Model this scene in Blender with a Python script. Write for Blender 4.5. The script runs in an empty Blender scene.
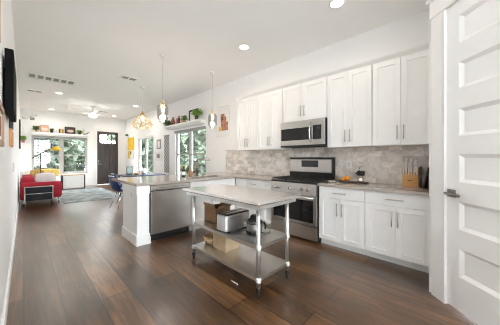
import bpy, bmesh, math, random
from mathutils import Vector, Matrix
random.seed(7)
SC = bpy.context.scene
COL = SC.collection
PI = math.pi

# ------------------------------------------------------------------ camera, world, exposure
cam_d = bpy.data.cameras.new('camera')
cam_d.sensor_width = 36.0
cam_d.lens = 16.0
cam_d.shift_y = -0.0089
cam_d.clip_start = 0.02
cam = bpy.data.objects.new('camera', cam_d)
cam.location = (0, 0, 1.287)
cam.rotation_euler = (PI / 2, 0, -0.7941)
COL.objects.link(cam)
SC.camera = cam

world = bpy.data.worlds.new('world')
SC.world = world
world.use_nodes = True
wb = world.node_tree.nodes['Background']
wb.inputs[0].default_value = (0.965, 0.96, 1.03, 1)
wb.inputs[1].default_value = 7.5

SC.view_settings.view_transform = 'Standard'
SC.view_settings.look = 'None'
SC.view_settings.gamma = 1.0
SC.view_settings.exposure = 1.56
SC.cycles.use_denoising = True
SC.cycles.filter_width = 1.15
SC.cycles.max_bounces = 10
SC.cycles.diffuse_bounces = 9
SC.cycles.transparent_max_bounces = 16
SC.cycles.caustics_reflective = False
SC.cycles.caustics_refractive = False
SC.cycles.sample_clamp_indirect = 6.0

DOWN_KITCHEN = 1.3     # W of each recessed lamp over the kitchen
DOWN_FAR = 2.5
PENDANT_W = 7.0

# room dimensions
XL, XW, YF, ZC = -0.111, 3.709, 12.672, 3.24
YR = -2.4


# ------------------------------------------------------------------ materials
MATS = {}


def mat(name, col, rough=0.5, metal=0.0, var=0.04, scale=6.0, stretch=(1, 1, 1), bump=0.0, emit=None, estr=0.0,
        coat=0.0, spec=0.5, trans=0.0):
    if name in MATS:
        return MATS[name]
    m = bpy.data.materials.new(name)
    m.use_nodes = True
    nt = m.node_tree
    b = nt.nodes['Principled BSDF']
    b.inputs['Roughness'].default_value = rough
    b.inputs['Metallic'].default_value = metal
    b.inputs['Specular IOR Level'].default_value = spec
    b.inputs['Coat Weight'].default_value = coat
    if trans:
        b.inputs['Transmission Weight'].default_value = trans
    tc = nt.nodes.new('ShaderNodeTexCoord')
    mp = nt.nodes.new('ShaderNodeMapping')
    mp.inputs['Scale'].default_value = stretch
    nz = nt.nodes.new('ShaderNodeTexNoise')
    nz.inputs['Scale'].default_value = scale
    nz.inputs['Detail'].default_value = 4
    cr = nt.nodes.new('ShaderNodeValToRGB')
    lo = [max(0, c * (1 - var)) for c in col]
    hi = [min(1, c * (1 + var)) for c in col]
    cr.color_ramp.elements[0].position = 0.3
    cr.color_ramp.elements[1].position = 0.7
    cr.color_ramp.elements[0].color = (*lo, 1)
    cr.color_ramp.elements[1].color = (*hi, 1)
    nt.links.new(tc.outputs['Object'], mp.inputs['Vector'])
    nt.links.new(mp.outputs['Vector'], nz.inputs['Vector'])
    nt.links.new(nz.outputs['Fac'], cr.inputs['Fac'])
    nt.links.new(cr.outputs['Color'], b.inputs['Base Color'])
    if bump:
        bp = nt.nodes.new('ShaderNodeBump')
        bp.inputs['Strength'].default_value = bump
        bp.inputs['Distance'].default_value = 0.01
        nt.links.new(nz.outputs['Fac'], bp.inputs['Height'])
        nt.links.new(bp.outputs['Normal'], b.inputs['Normal'])
    if emit:
        b.inputs['Emission Color'].default_value = (*emit, 1)
        b.inputs['Emission Strength'].default_value = estr
    MATS[name] = m
    return m


def glass_mat(name, tint=(1, 1, 1), gloss=0.08, rough=0.02):
    m = bpy.data.materials.new(name)
    m.use_nodes = True
    nt = m.node_tree
    nt.nodes.clear()
    out = nt.nodes.new('ShaderNodeOutputMaterial')
    t = nt.nodes.new('ShaderNodeBsdfTransparent')
    t.inputs[0].default_value = (*tint, 1)
    g = nt.nodes.new('ShaderNodeBsdfGlossy')
    g.inputs['Roughness'].default_value = rough
    fr = nt.nodes.new('ShaderNodeLayerWeight')
    fr.inputs['Blend'].default_value = 0.5
    pw = nt.nodes.new('ShaderNodeMath')
    pw.operation = 'POWER'
    pw.inputs[1].default_value = 4.0
    nt.links.new(fr.outputs['Facing'], pw.inputs[0])
    mul = nt.nodes.new('ShaderNodeMath')
    mul.operation = 'MULTIPLY_ADD'
    mul.inputs[1].default_value = 0.5
    mul.inputs[2].default_value = gloss
    mul.use_clamp = True
    mx = nt.nodes.new('ShaderNodeMixShader')
    nt.links.new(pw.outputs[0], mul.inputs[0])
    nt.links.new(mul.outputs[0], mx.inputs[0])
    nt.links.new(t.outputs[0], mx.inputs[1])
    nt.links.new(g.outputs[0], mx.inputs[2])
    nt.links.new(mx.outputs[0], out.inputs[0])
    return m


def pos_vec(nt, a, b, sa=1, sb=1):
    """Vector (pos[a]*sa, pos[b]*sb, 0) of the surface point in the room."""
    g = nt.nodes.new('ShaderNodeNewGeometry')
    s = nt.nodes.new('ShaderNodeSeparateXYZ')
    c = nt.nodes.new('ShaderNodeCombineXYZ')
    nt.links.new(g.outputs['Position'], s.inputs[0])
    for i, (k, sc) in enumerate(((a, sa), (b, sb))):
        mu = nt.nodes.new('ShaderNodeMath')
        mu.operation = 'MULTIPLY'
        mu.inputs[1].default_value = sc
        nt.links.new(s.outputs[k], mu.inputs[0])
        nt.links.new(mu.outputs[0], c.inputs[i])
    return c.outputs[0]


def leaf_mat(name, col):
    m = mat(name, col, 0.7, var=0.35, scale=3)
    nt = m.node_tree
    b = nt.nodes['Principled BSDF']
    src = b.inputs['Base Color'].links[0].from_socket
    t = nt.nodes.new('ShaderNodeBsdfTranslucent')
    mx = nt.nodes.new('ShaderNodeMixShader')
    mx.inputs[0].default_value = 0.5
    nt.links.new(src, t.inputs[0])
    nt.links.new(b.outputs[0], mx.inputs[1])
    nt.links.new(t.outputs[0], mx.inputs[2])
    nt.links.new(mx.outputs[0], nt.nodes['Material Output'].inputs[0])
    return m


def floor_material():
    m = bpy.data.materials.new('wood_plank_floor')
    m.use_nodes = True
    nt = m.node_tree
    L = nt.links.new
    b = nt.nodes['Principled BSDF']
    v = pos_vec(nt, 'Y', 'X')
    br = nt.nodes.new('ShaderNodeTexBrick')
    br.offset = 0.37
    br.inputs['Scale'].default_value = 1.0
    br.inputs['Mortar Size'].default_value = 0.006
    br.inputs['Mortar Smooth'].default_value = 0.1
    br.inputs['Bias'].default_value = 0.0
    br.inputs['Brick Width'].default_value = 1.45
    br.inputs['Row Height'].default_value = 0.243
    br.inputs['Color1'].default_value = (0.0, 0.0, 0.0, 1)
    br.inputs['Color2'].default_value = (1, 1, 1, 1)
    br.inputs['Mortar'].default_value = (0.5, 0.5, 0.5, 1)
    L(v, br.inputs['Vector'])
    v2 = pos_vec(nt, 'Y', 'X', 2.0, 26)
    n1 = nt.nodes.new('ShaderNodeTexNoise')
    n1.inputs['Scale'].default_value = 1.0
    n1.inputs['Detail'].default_value = 7
    n1.inputs['Roughness'].default_value = 0.65
    n1.inputs['Distortion'].default_value = 0.8
    L(v2, n1.inputs['Vector'])
    v3 = pos_vec(nt, 'Y', 'X', 0.9, 3.0)
    n2 = nt.nodes.new('ShaderNodeTexNoise')
    n2.inputs['Scale'].default_value = 1.3
    n2.inputs['Detail'].default_value = 3
    L(v3, n2.inputs['Vector'])
    ad = nt.nodes.new('ShaderNodeMix')
    ad.data_type = 'FLOAT'
    ad.inputs[0].default_value = 0.24
    L(n1.outputs['Fac'], ad.inputs[2])
    L(br.outputs['Color'], ad.inputs[3])
    ad2 = nt.nodes.new('ShaderNodeMix')
    ad2.data_type = 'FLOAT'
    ad2.inputs[0].default_value = 0.3
    L(ad.outputs[0], ad2.inputs[2])
    L(n2.outputs['Fac'], ad2.inputs[3])
    cr = nt.nodes.new('ShaderNodeValToRGB')
    e = cr.color_ramp.elements
    e[0].position, e[0].color = 0.37, (0.026, 0.0105, 0.0035, 1)
    e[1].position, e[1].color = 0.63, (0.23, 0.108, 0.040, 1)
    k = e.new(0.5)
    k.color = (0.088, 0.038, 0.0115, 1)
    L(ad2.outputs[0], cr.inputs['Fac'])
    mm = nt.nodes.new('ShaderNodeMix')
    mm.data_type = 'RGBA'
    L(br.outputs['Fac'], mm.inputs[0])
    L(cr.outputs['Color'], mm.inputs[6])
    mm.inputs[7].default_value = (0.008, 0.005, 0.003, 1)
    L(mm.outputs[2], b.inputs['Base Color'])
    b.inputs['Roughness'].default_value = 0.32
    b.inputs['Specular IOR Level'].default_value = 0.5
    b.inputs['Coat Weight'].default_value = 0.85
    b.inputs['Coat Roughness'].default_value = 0.30
    bp = nt.nodes.new('ShaderNodeBump')
    bp.inputs['Strength'].default_value = 0.25
    bp.inputs['Distance'].default_value = 0.004
    inv = nt.nodes.new('ShaderNodeMath')
    inv.operation = 'SUBTRACT'
    inv.inputs[0].default_value = 1
    L(br.outputs['Fac'], inv.inputs[1])
    L(inv.outputs[0], bp.inputs['Height'])
    L(bp.outputs['Normal'], b.inputs['Normal'])
    return m


def marble_tile_material():
    m = bpy.data.materials.new('marble_subway_tile')
    m.use_nodes = True
    nt = m.node_tree
    L = nt.links.new
    b = nt.nodes['Principled BSDF']
    v = pos_vec(nt, 'Y', 'Z')
    br = nt.nodes.new('ShaderNodeTexBrick')
    br.inputs['Scale'].default_value = 1.0
    br.inputs['Mortar Size'].default_value = 0.003
    br.inputs['Brick Width'].default_value = 0.165
    br.inputs['Row Height'].default_value = 0.082
    br.inputs['Color1'].default_value = (0.60, 0.56, 0.52, 1)
    br.inputs['Color2'].default_value = (0.90, 0.85, 0.80, 1)
    br.inputs['Mortar'].default_value = (0.70, 0.66, 0.62, 1)
    L(v, br.inputs['Vector'])
    v2 = pos_vec(nt, 'Y', 'Z', 4, 4)
    n = nt.nodes.new('ShaderNodeTexNoise')
    n.inputs['Scale'].default_value = 1.6
    n.inputs['Detail'].default_value = 6
    n.inputs['Distortion'].default_value = 1.6
    L(v2, n.inputs['Vector'])
    cr = nt.nodes.new('ShaderNodeValToRGB')
    e = cr.color_ramp.elements
    e[0].position, e[0].color = 0.36, (0.80, 0.78, 0.77, 1)
    e[1].position, e[1].color = 0.56, (1, 1, 1, 1)
    L(n.outputs['Fac'], cr.inputs['Fac'])
    mx = nt.nodes.new('ShaderNodeMix')
    mx.data_type = 'RGBA'
    mx.blend_type = 'MULTIPLY'
    mx.inputs[0].default_value = 1
    L(br.outputs['Color'], mx.inputs[6])
    L(cr.outputs['Color'], mx.inputs[7])
    L(mx.outputs[2], b.inputs['Base Color'])
    b.inputs['Roughness'].default_value = 0.3
    return m


def rug_material():
    m = bpy.data.materials.new('faded_rug')
    m.use_nodes = True
    nt = m.node_tree
    L = nt.links.new
    b = nt.nodes['Principled BSDF']
    n = nt.nodes.new('ShaderNodeTexNoise')
    n.inputs['Scale'].default_value = 2.2
    n.inputs['Detail'].default_value = 8
    n.inputs['Roughness'].default_value = 0.7
    L(pos_vec(nt, 'X', 'Y', 1.5, 1.5), n.inputs['Vector'])
    cr = nt.nodes.new('ShaderNodeValToRGB')
    e = cr.color_ramp.elements
    e[0].position, e[0].color = 0.38, (0.14, 0.20, 0.22, 1)
    e[1].position, e[1].color = 0.60, (0.42, 0.45, 0.45, 1)
    L(n.outputs['Fac'], cr.inputs['Fac'])
    L(cr.outputs['Color'], b.inputs['Base Color'])
    b.inputs['Roughness'].default_value = 0.95
    return m


def textile_material():
    m = bpy.data.materials.new('woven_pattern')
    m.use_nodes = True
    nt = m.node_tree
    L = nt.links.new
    b = nt.nodes['Principled BSDF']
    vo = nt.nodes.new('ShaderNodeTexChecker')
    vo.inputs['Scale'].default_value = 14
    vo.inputs['Color1'].default_value = (0.16, 0.16, 0.17, 1)
    vo.inputs['Color2'].default_value = (0.52, 0.52, 0.52, 1)
    L(pos_vec(nt, 'Y', 'Z', 1, 1), vo.inputs['Vector'])
    L(vo.outputs['Color'], b.inputs['Base Color'])
    b.inputs['Roughness'].default_value = 0.9
    return m


WALL = mat('white_wall_paint', (0.87, 0.87, 0.868), 0.75, var=0.01, scale=3)
CEIL = mat('white_ceiling_paint', (0.88, 0.88, 0.88), 0.85, var=0.01, scale=2)
TRIM = mat('white_trim_paint', (0.85, 0.85, 0.845), 0.45, var=0.01)
CAB = mat('white_cabinet_paint', (0.85, 0.846, 0.838), 0.42, var=0.012)
FLOOR = floor_material()
TILE = marble_tile_material()
QUARTZ = mat('taupe_quartz', (0.40, 0.355, 0.32), 0.14, var=0.12, scale=90)
STEEL = mat('brushed_steel', (0.60, 0.585, 0.57), 0.28, 1.0, var=0.06, scale=5, stretch=(1, 1, 40))
STEELD = mat('brushed_steel_dark', (0.62, 0.60, 0.58), 0.24, 1.0, var=0.08, scale=5, stretch=(1, 1, 30))
TABLESTEEL = mat('table_steel', (0.90, 0.90, 0.90), 0.25, 1.0, var=0.03, scale=4, stretch=(40, 1, 1))
SHELFSTEEL = mat('shelf_steel', (0.66, 0.645, 0.62), 0.30, 1.0, var=0.05, scale=4, stretch=(40, 1, 1))
GALV = mat('galvanised_tube', (0.72, 0.72, 0.71), 0.34, 1.0, var=0.05)
CHROME = mat('chrome', (0.75, 0.75, 0.75), 0.12, 1.0, var=0.01)
NICKEL = mat('satin_nickel', (0.50, 0.47, 0.43), 0.32, 1.0, var=0.03)
COLLAR = mat('pale_plastic_collar', (0.55, 0.54, 0.51), 0.5)
BLACK = mat('black_plastic', (0.012, 0.012, 0.013), 0.35, var=0.1)
MATTEBLACK = mat('matte_black', (0.018, 0.017, 0.017), 0.6, var=0.1)
IRON = mat('cast_iron', (0.02, 0.02, 0.02), 0.55, var=0.2)
BGLASS = mat('black_glass', (0.008, 0.009, 0.012), 0.06, var=0.05, spec=0.6)
DOORBROWN = mat('dark_brown_door', (0.045, 0.033, 0.028), 0.5, var=0.15, scale=3, stretch=(6, 6, 1))
WINFRAME = mat('grey_window_frame', (0.42, 0.42, 0.41), 0.5)
WHITEPL = mat('white_plastic', (0.78, 0.78, 0.76), 0.4, var=0.01)
RED = mat('red_upholstery', (0.34, 0.008, 0.022), 0.8, var=0.12, scale=20)
GREYCUSH = mat('pale_grey_fabric', (0.62, 0.58, 0.57), 0.9, var=0.06, scale=30)
BLKLEATHER = mat('black_leather', (0.010, 0.012, 0.016), 0.6, var=0.2, scale=12, spec=0.25)
YELLOW = mat('mustard_yellow', (0.80, 0.50, 0.03), 0.7, var=0.06)
YTHROW = mat('yellow_throw', (0.70, 0.52, 0.16), 0.95, var=0.25, scale=9)
LINEN = mat('white_linen', (0.78, 0.77, 0.75), 0.9, var=0.03, scale=20)
OAK = mat('light_oak', (0.48, 0.30, 0.16), 0.5, var=0.14, scale=5, stretch=(2, 14, 14))
BAMBOO = mat('bamboo', (0.58, 0.30, 0.10), 0.45, var=0.10, scale=6, stretch=(3, 3, 16))
WALNUT = mat('dark_walnut', (0.055, 0.028, 0.014), 0.5, var=0.25, scale=5, stretch=(3, 3, 12))
FRAMEWOOD = mat('brown_frame_wood', (0.30, 0.16, 0.08), 0.5, var=0.15, scale=8)
ORANGEWOOD = mat('orange_wood', (0.52, 0.23, 0.05), 0.45, var=0.15, scale=6, stretch=(6, 6, 1))
KRAFT = mat('kraft_cardboard', (0.36, 0.22, 0.12), 0.9, var=0.08, scale=14)
PALEWOOD = mat('pale_carton', (0.58, 0.43, 0.27), 0.8, var=0.08, scale=10)
WICKER = mat('wicker', (0.55, 0.38, 0.20), 0.85, var=0.35, scale=40)
TERRA = mat('terracotta', (0.42, 0.20, 0.10), 0.7, var=0.12)
LEAF = mat('leaf_green', (0.07, 0.17, 0.025), 0.6, var=0.4, scale=12)
LEAFL = mat('leaf_light_green', (0.18, 0.34, 0.05), 0.6, var=0.35, scale=12)
TREEL = leaf_mat('tree_leaf', (0.20, 0.25, 0.19))
TREED = leaf_mat('tree_leaf_deep', (0.17, 0.22, 0.16))
BARK = mat('bark', (0.12, 0.09, 0.06), 0.9, var=0.3, scale=12)
ORANGE = mat('orange_peel', (0.80, 0.30, 0.02), 0.5, var=0.08, scale=40, bump=0.1)
GOLD = mat('brass_gold', (0.83, 0.58, 0.22), 0.3, 1.0, var=0.03)
GOLDFR = mat('gold_picture', (0.62, 0.40, 0.12), 0.35, 0.7, var=0.08)
PAPER = mat('white_paper', (0.78, 0.77, 0.75), 0.9, var=0.01)
PINKART = mat('blush_paint', (0.62, 0.36, 0.28), 0.9, var=0.3, scale=9)
RUSTART = mat('rust_paint', (0.28, 0.11, 0.08), 0.9, var=0.5, scale=14)
GREYART = mat('grey_print', (0.30, 0.29, 0.29), 0.9, var=0.6, scale=10)
BLUESH = mat('blue_shell', (0.02, 0.055, 0.18), 0.35, var=0.3, scale=3)
PALESH = mat('pale_shell', (0.60, 0.68, 0.78), 0.35, var=0.1)
NAVY = mat('navy_table', (0.03, 0.045, 0.09), 0.35, var=0.1)
GREENGREY = mat('grey_green_screen', (0.10, 0.15, 0.13), 0.4, var=0.2)
DECK = mat('deck_boards', (0.30, 0.27, 0.24), 0.8, var=0.1)
LAWN = mat('outdoor_grass', (0.16, 0.18, 0.12), 0.95, var=0.3, scale=4)
SIDING = mat('pale_siding', (0.55, 0.60, 0.64), 0.8, var=0.05)
ROOFM = mat('grey_shingles', (0.18, 0.18, 0.19), 0.9, var=0.2)
RUG = rug_material()
TEXTILE = textile_material()
GLASS = glass_mat('window_glass', (0.95, 0.985, 0.97), 0.05)
SMOKE = glass_mat('smoked_glass', (0.70, 0.685, 0.68), 0.12)
TVBLACK = mat('television_black', (0.004, 0.004, 0.004), 0.75, var=0.1, spec=0.1)
LAMPW = mat('lamp_diffuser', (0.9, 0.9, 0.88), 0.5, emit=(1, 0.96, 0.9), estr=3.0)
BULB = mat('warm_bulb', (1, 0.85, 0.6), 0.5, emit=(1, 0.80, 0.52), estr=0.55)
DISPLAY = mat('display_glass', (0.02, 0.025, 0.03), 0.1, var=0.1)
DIGITS = mat('display_digits', (0.6, 0.8, 0.9), 0.4, emit=(0.6, 0.85, 1), estr=0.8)


# ------------------------------------------------------------------ mesh builder
class MB:
    def __init__(self):
        self.bm = bmesh.new()

    def box(self, x0, x1, y0, y1, z0, z1, bev=0.0, seg=2):
        r = bmesh.ops.create_cube(self.bm, size=1.0)
        vs = r['verts']
        for v in vs:
            v.co = Vector(((x0 + x1) / 2 + v.co.x * (x1 - x0), (y0 + y1) / 2 + v.co.y * (y1 - y0),
                           (z0 + z1) / 2 + v.co.z * (z1 - z0)))
        if bev > 0:
            es = list({e for v in vs for e in v.link_edges})
            bmesh.ops.bevel(self.bm, geom=es, offset=bev, segments=seg, affect='EDGES', profile=0.5)
        return self

    def cyl(self, p0, p1, r, n=14, r2=None):
        p0, p1 = Vector(p0), Vector(p1)
        d = p1 - p0
        q = d.to_track_quat('Z', 'Y').to_matrix().to_4x4()
        M = Matrix.Translation((p0 + p1) / 2) @ q
        a = bmesh.ops.create_cone(self.bm, cap_ends=True, segments=n, radius1=r, radius2=r if r2 is None else r2,
                                  depth=d.length, matrix=M)
        for v in a['verts']:
            for f in v.link_faces:
                if len(f.verts) == 4:
                    f.smooth = True
        return self

    def tube(self, pts, r, n=8, closed=False):
        pts = [Vector(p) for p in pts]
        rings = []
        up = Vector((0.13, 0.21, 0.97)).normalized()
        N = len(pts)
        for i, p in enumerate(pts):
            a = pts[(i - 1) % N] if (closed or i > 0) else p
            b = pts[(i + 1) % N] if (closed or i < N - 1) else p
            t = (b - a).normalized()
            s = t.cross(up)
            if s.length < 1e-3:
                s = t.cross(Vector((1, 0, 0)))
            s.normalize()
            u = s.cross(t)
            rings.append([self.bm.verts.new(p + r * (math.cos(2 * PI * k / n) * s + math.sin(2 * PI * k / n) * u))
                          for k in range(n)])
        for i in range(N if closed else N - 1):
            A, B = rings[i], rings[(i + 1) % N]
            for k in range(n):
                f = self.bm.faces.new((A[k], A[(k + 1) % n], B[(k + 1) % n], B[k]))
                f.smooth = True
        if not closed:
            self.bm.faces.new(rings[0][::-1])
            self.bm.faces.new(rings[-1])
        return self

    def lathe(self, prof, c=(0, 0, 0), n=20, caps=True):
        c = Vector(c)
        rings = []
        for (r, z) in prof:
            rings.append([self.bm.verts.new(c + Vector((r * math.cos(2 * PI * k / n), r * math.sin(2 * PI * k / n), z)))
                          for k in range(n)])
        for A, B in zip(rings, rings[1:]):
            for k in range(n):
                f = self.bm.faces.new((A[k], A[(k + 1) % n], B[(k + 1) % n], B[k]))
                f.smooth = True
        if caps:
            self.bm.faces.new(rings[0][::-1])
            self.bm.faces.new(rings[-1])
        return self

    def prism(self, poly, axis, a, b):
        """Extrude a 2D polygon along an axis: axis 'x' -> poly is (y,z), 'y' -> (x,z), 'z' -> (x,y)."""
        def P(u, v, w):
            return {'x': (w, u, v), 'y': (u, w, v), 'z': (u, v, w)}[axis]
        A = [self.bm.verts.new(P(u, v, a)) for u, v in poly]
        B = [self.bm.verts.new(P(u, v, b)) for u, v in poly]
        n = len(poly)
        self.bm.faces.new(A[::-1])
        self.bm.faces.new(B)
        for i in range(n):
            self.bm.faces.new((A[i], A[(i + 1) % n], B[(i + 1) % n], B[i]))
        return self

    def sphere(self, c, r, seg=14, sc=(1, 1, 1)):
        M = Matrix.Translation(c) @ Matrix.Diagonal((*sc, 1))
        a = bmesh.ops.create_uvsphere(self.bm, u_segments=seg, v_segments=max(6, seg // 2), radius=r, matrix=M)
        for v in a['verts']:
            for f in v.link_faces:
                f.smooth = True
        return self

    def pad(self, x0, x1, y0, y1, z0, z1, puff=0.03):
        """A soft cushion block."""
        old = set(self.bm.verts)
        r = bmesh.ops.create_cube(self.bm, size=1.0)
        es = list({e for v in r['verts'] for e in v.link_edges})
        bmesh.ops.subdivide_edges(self.bm, edges=es, cuts=5, use_grid_fill=True)
        allv = [v for v in self.bm.verts if v not in old]
        sx, sy, sz = x1 - x0, y1 - y0, z1 - z0
        for v in allv:
            u, w, t = v.co * 2
            k = lambda a, b: 1 + puff * (1 - a * a) * (1 - b * b)
            px, py, pz = u * k(w, t), w * k(u, t), t * k(u, w)
            rr = 0.12
            e = max(0, abs(u) - (1 - rr)) + max(0, abs(w) - (1 - rr)) + max(0, abs(t) - (1 - rr))
            sh = 1 - 0.35 * max(0, e - rr)
            v.co = Vector(((x0 + x1) / 2 + px * sh * sx / 2, (y0 + y1) / 2 + py * sh * sy / 2,
                           (z0 + z1) / 2 + pz * sh * sz / 2))
            for f in v.link_faces:
                f.smooth = True
        return self

    def leaf(self, p, d, L, w, droop=0.2):
        p, d = Vector(p), Vector(d).normalized()
        s = d.cross(Vector((0, 0, 1)))
        if s.length < 1e-3:
            s = Vector((1, 0, 0))
        s.normalize()
        m = p + d * L * 0.5 + s * 0
        t = p + d * L - Vector((0, 0, droop * L))
        a = self.bm.verts.new(p)
        b = self.bm.verts.new(m + s * w / 2)
        c = self.bm.verts.new(t)
        e = self.bm.verts.new(m - s * w / 2)
        self.bm.faces.new((a, b, c, e))
        return self

    def build(self, name, m, parent=None):
        me = bpy.data.meshes.new(name)
        bmesh.ops.recalc_face_normals(self.bm, faces=self.bm.faces[:])
        self.bm.to_mesh(me)
        self.bm.free()
        me.materials.append(m)
        o = bpy.data.objects.new(name, me)
        COL.objects.link(o)
        if parent:
            o.parent = parent
        return o


def tag(o, label=None, cat=None, group=None, kind=None):
    if label: o['label'] = label
    if cat: o['category'] = cat
    if group: o['group'] = group
    if kind: o['kind'] = kind
    return o


def thing(name, label, cat, loc=(0, 0, 0), rz=0.0, group=None):
    o = bpy.data.objects.new(name, None)
    o.empty_display_size = 0.1
    COL.objects.link(o)
    o.location = loc
    o.rotation_euler = (0, 0, rz)
    return tag(o, label, cat, group)


def struct(name, mb, m, parent=None):
    o = mb.build(name, m, parent)
    if parent is None:
        o['kind'] = 'structure'
    return o


def children(o):
    return [c for c in bpy.data.objects if c.parent == o]


def copy_tree(o, parent=None):
    c = o.copy()
    COL.objects.link(c)
    c.parent = parent
    for ch in children(o):
        copy_tree(ch, c)
    return c


# ------------------------------------------------------------------ room shell
struct('floor', MB().box(XL - .15, XW + .15, YR - .15, YF + .15, -.1, 0), FLOOR)
struct('ceiling', MB().box(XL - .15, XW + .15, YR - .15, YF + .15, ZC, ZC + .12), CEIL)
struct('wall_left', MB().box(XL - .12, XL, YR, YF, 0, ZC), WALL)


def wall_x(name, x0, x1, y0, y1, holes):
    """Wall whose faces are X=const, with rectangular openings (ya, yb, za, zb)."""
    mb = MB()
    y = y0
    for (ya, yb, za, zb) in sorted(holes):
        mb.box(x0, x1, y, ya, 0, ZC)
        if za > 0: mb.box(x0, x1, ya, yb, 0, za)
        mb.box(x0, x1, ya, yb, zb, ZC)
        y = yb
    mb.box(x0, x1, y, y1, 0, ZC)
    return struct(name, mb, WALL)


def wall_y(name, y0, y1, x0, x1, holes):
    mb = MB()
    x = x0
    for (xa, xb, za, zb) in sorted(holes):
        mb.box(x, xa, y0, y1, 0, ZC)
        if za > 0: mb.box(xa, xb, y0, y1, 0, za)
        mb.box(xa, xb, y0, y1, zb, ZC)
        x = xb
    mb.box(x, x1, y0, y1, 0, ZC)
    return struct(name, mb, WALL)


W1 = (0.217, 2.08, 0.60, 2.21)        # far window: x0 x1 z0 z1
W2 = (9.17, 10.93, 0.60, 2.22)        # dining window: y0 y1 z0 z1
W3 = (5.44, 7.29, 0.60, 2.22)         # window by the peninsula
D1 = (2.43, 3.385, 0.0, 2.60)
wall_x('wall_right', XW, XW + .15, .27, YF, [W2, W3])
wall_y('wall_far', YF, YF + .15, XL - .12, XW + .15, [W1, D1])
wall_y('wall_rear', YR - .15, YR, XL - .12, 1.99, [(0.0, 1.8, 0.02, 3.0)])  # the large opening in this unseen wall is added for fill daylight


def window_in(name, axis, plane, a0, a1, z0, z1, sgn, blind):
    """Twin double-hung window in a wall. axis: 'x' wall runs along Y; 'y' wall runs along X. sgn = outward direction."""
    root = bpy.data.objects.new(name, None)
    COL.objects.link(root)
    root['kind'] = 'structure'

    def bx(mb, u0, u1, d0, d1, zz0, zz1):
        p0, p1 = plane + sgn * d0, plane + sgn * d1
        lo, hi = min(p0, p1), max(p0, p1)
        if axis == 'x':
            mb.box(lo, hi, u0, u1, zz0, zz1)
        else:
            mb.box(u0, u1, lo, hi, zz0, zz1)
    mid = (a0 + a1) / 2
    zm = z0 + (z1 - z0) * 0.5
    fr = MB()
    bx(fr, a0, a0 + .05, .03, .10, z0, z1)
    bx(fr, a1 - .05, a1, .03, .10, z0, z1)
    bx(fr, a0, a1, .03, .10, z1 - .05, z1)
    bx(fr, a0, a1, .03, .10, z0, z0 + .05)
    bx(fr, mid - .05, mid + .05, .025, .10, z0, z1)
    fr.build('window_frame', WINFRAME, root)
    for (u0, u1) in ((a0 + .05, mid - .05), (mid + .05, a1 - .05)):
        s = MB()
        for (q0, q1, dd) in ((zm - .02, z1 - .05, .055), (z0 + .05, zm + .02, .04)):
            bx(s, u0, u1, dd, dd + .03, q1 - .035, q1)
            bx(s, u0, u1, dd, dd + .03, q0, q0 + .035)
            bx(s, u0, u0 + .03, dd, dd + .03, q0, q1)
            bx(s, u1 - .03, u1, dd, dd + .03, q0, q1)
        s.build('sash', WINFRAME, root)
        g = MB()
        bx(g, u0 + .03, u1 - .03, .068, .072, zm, z1 - .08)
        bx(g, u0 + .03, u1 - .03, .053, .057, z0 + .08, zm)
        g.build('pane', GLASS, root)
    sl = MB()
    bx(sl, a0 - .03, a1 + .03, -.03, .03, z0 - .03, z0)
    sl.build('window_sill', TRIM, root)
    if blind:
        b = MB()
        bx(b, a0 + .01, a1 - .01, -.045, .015, z1 - .085, z1 - .005)
        b.build('blind_cassette', blind, root)
    return root


BLINDG = mat('grey_roller_blind', (0.34, 0.35, 0.36), 0.8)
window_in('window_1', 'y', YF, *W1, 1, BLINDG)
window_in('window_2', 'x', XW, *W2, 1, WHITEPL)
window_in('window_3', 'x', XW, *W3, 1, BLINDG)
rw = bpy.data.objects.new('window_rear_fill', None); COL.objects.link(rw); rw['kind'] = 'structure'  # unseen glazing behind the camera, added to let fill daylight in
m_ = MB()
for xx in (.0, .87, 1.74):
    m_.box(xx, xx + .06, YR - .1, YR - .04, .02, 3.0)
m_.box(.0, 1.8, YR - .1, YR - .04, 2.94, 3.0).box(.0, 1.8, YR - .1, YR - .04, .02, .08)
m_.build('window_frame', WINFRAME, rw)
MB().box(.06, 1.74, YR - .075, YR - .07, .08, 2.94).build('pane', GLASS, rw)



def portal(name, loc, rot, sx, sy):
    """Sampling guide for the daylight in a window opening; it emits nothing itself."""
    d = bpy.data.lights.new(name, 'AREA')
    d.shape = 'RECTANGLE'
    d.size, d.size_y = sx, sy
    d.cycles.is_portal = True
    o = bpy.data.objects.new(name, d)
    COL.objects.link(o)
    o.location = loc
    o.rotation_euler = rot


portal('rear_daylight', (.9, YR - .02, 1.51), (PI / 2, 0, 0), 1.8, 2.98)
portal('far_daylight', ((W1[0] + W1[1]) / 2, YF + .02, (W1[2] + W1[3]) / 2), (-PI / 2, 0, 0), W1[1] - W1[0], W1[3] - W1[2])
for w_ in (W2, W3):
    portal('side_daylight', (XW + .02, (w_[0] + w_[1]) / 2, (w_[2] + w_[3]) / 2), (PI / 2, 0, PI / 2), w_[1] - w_[0], w_[3] - w_[2])

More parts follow.
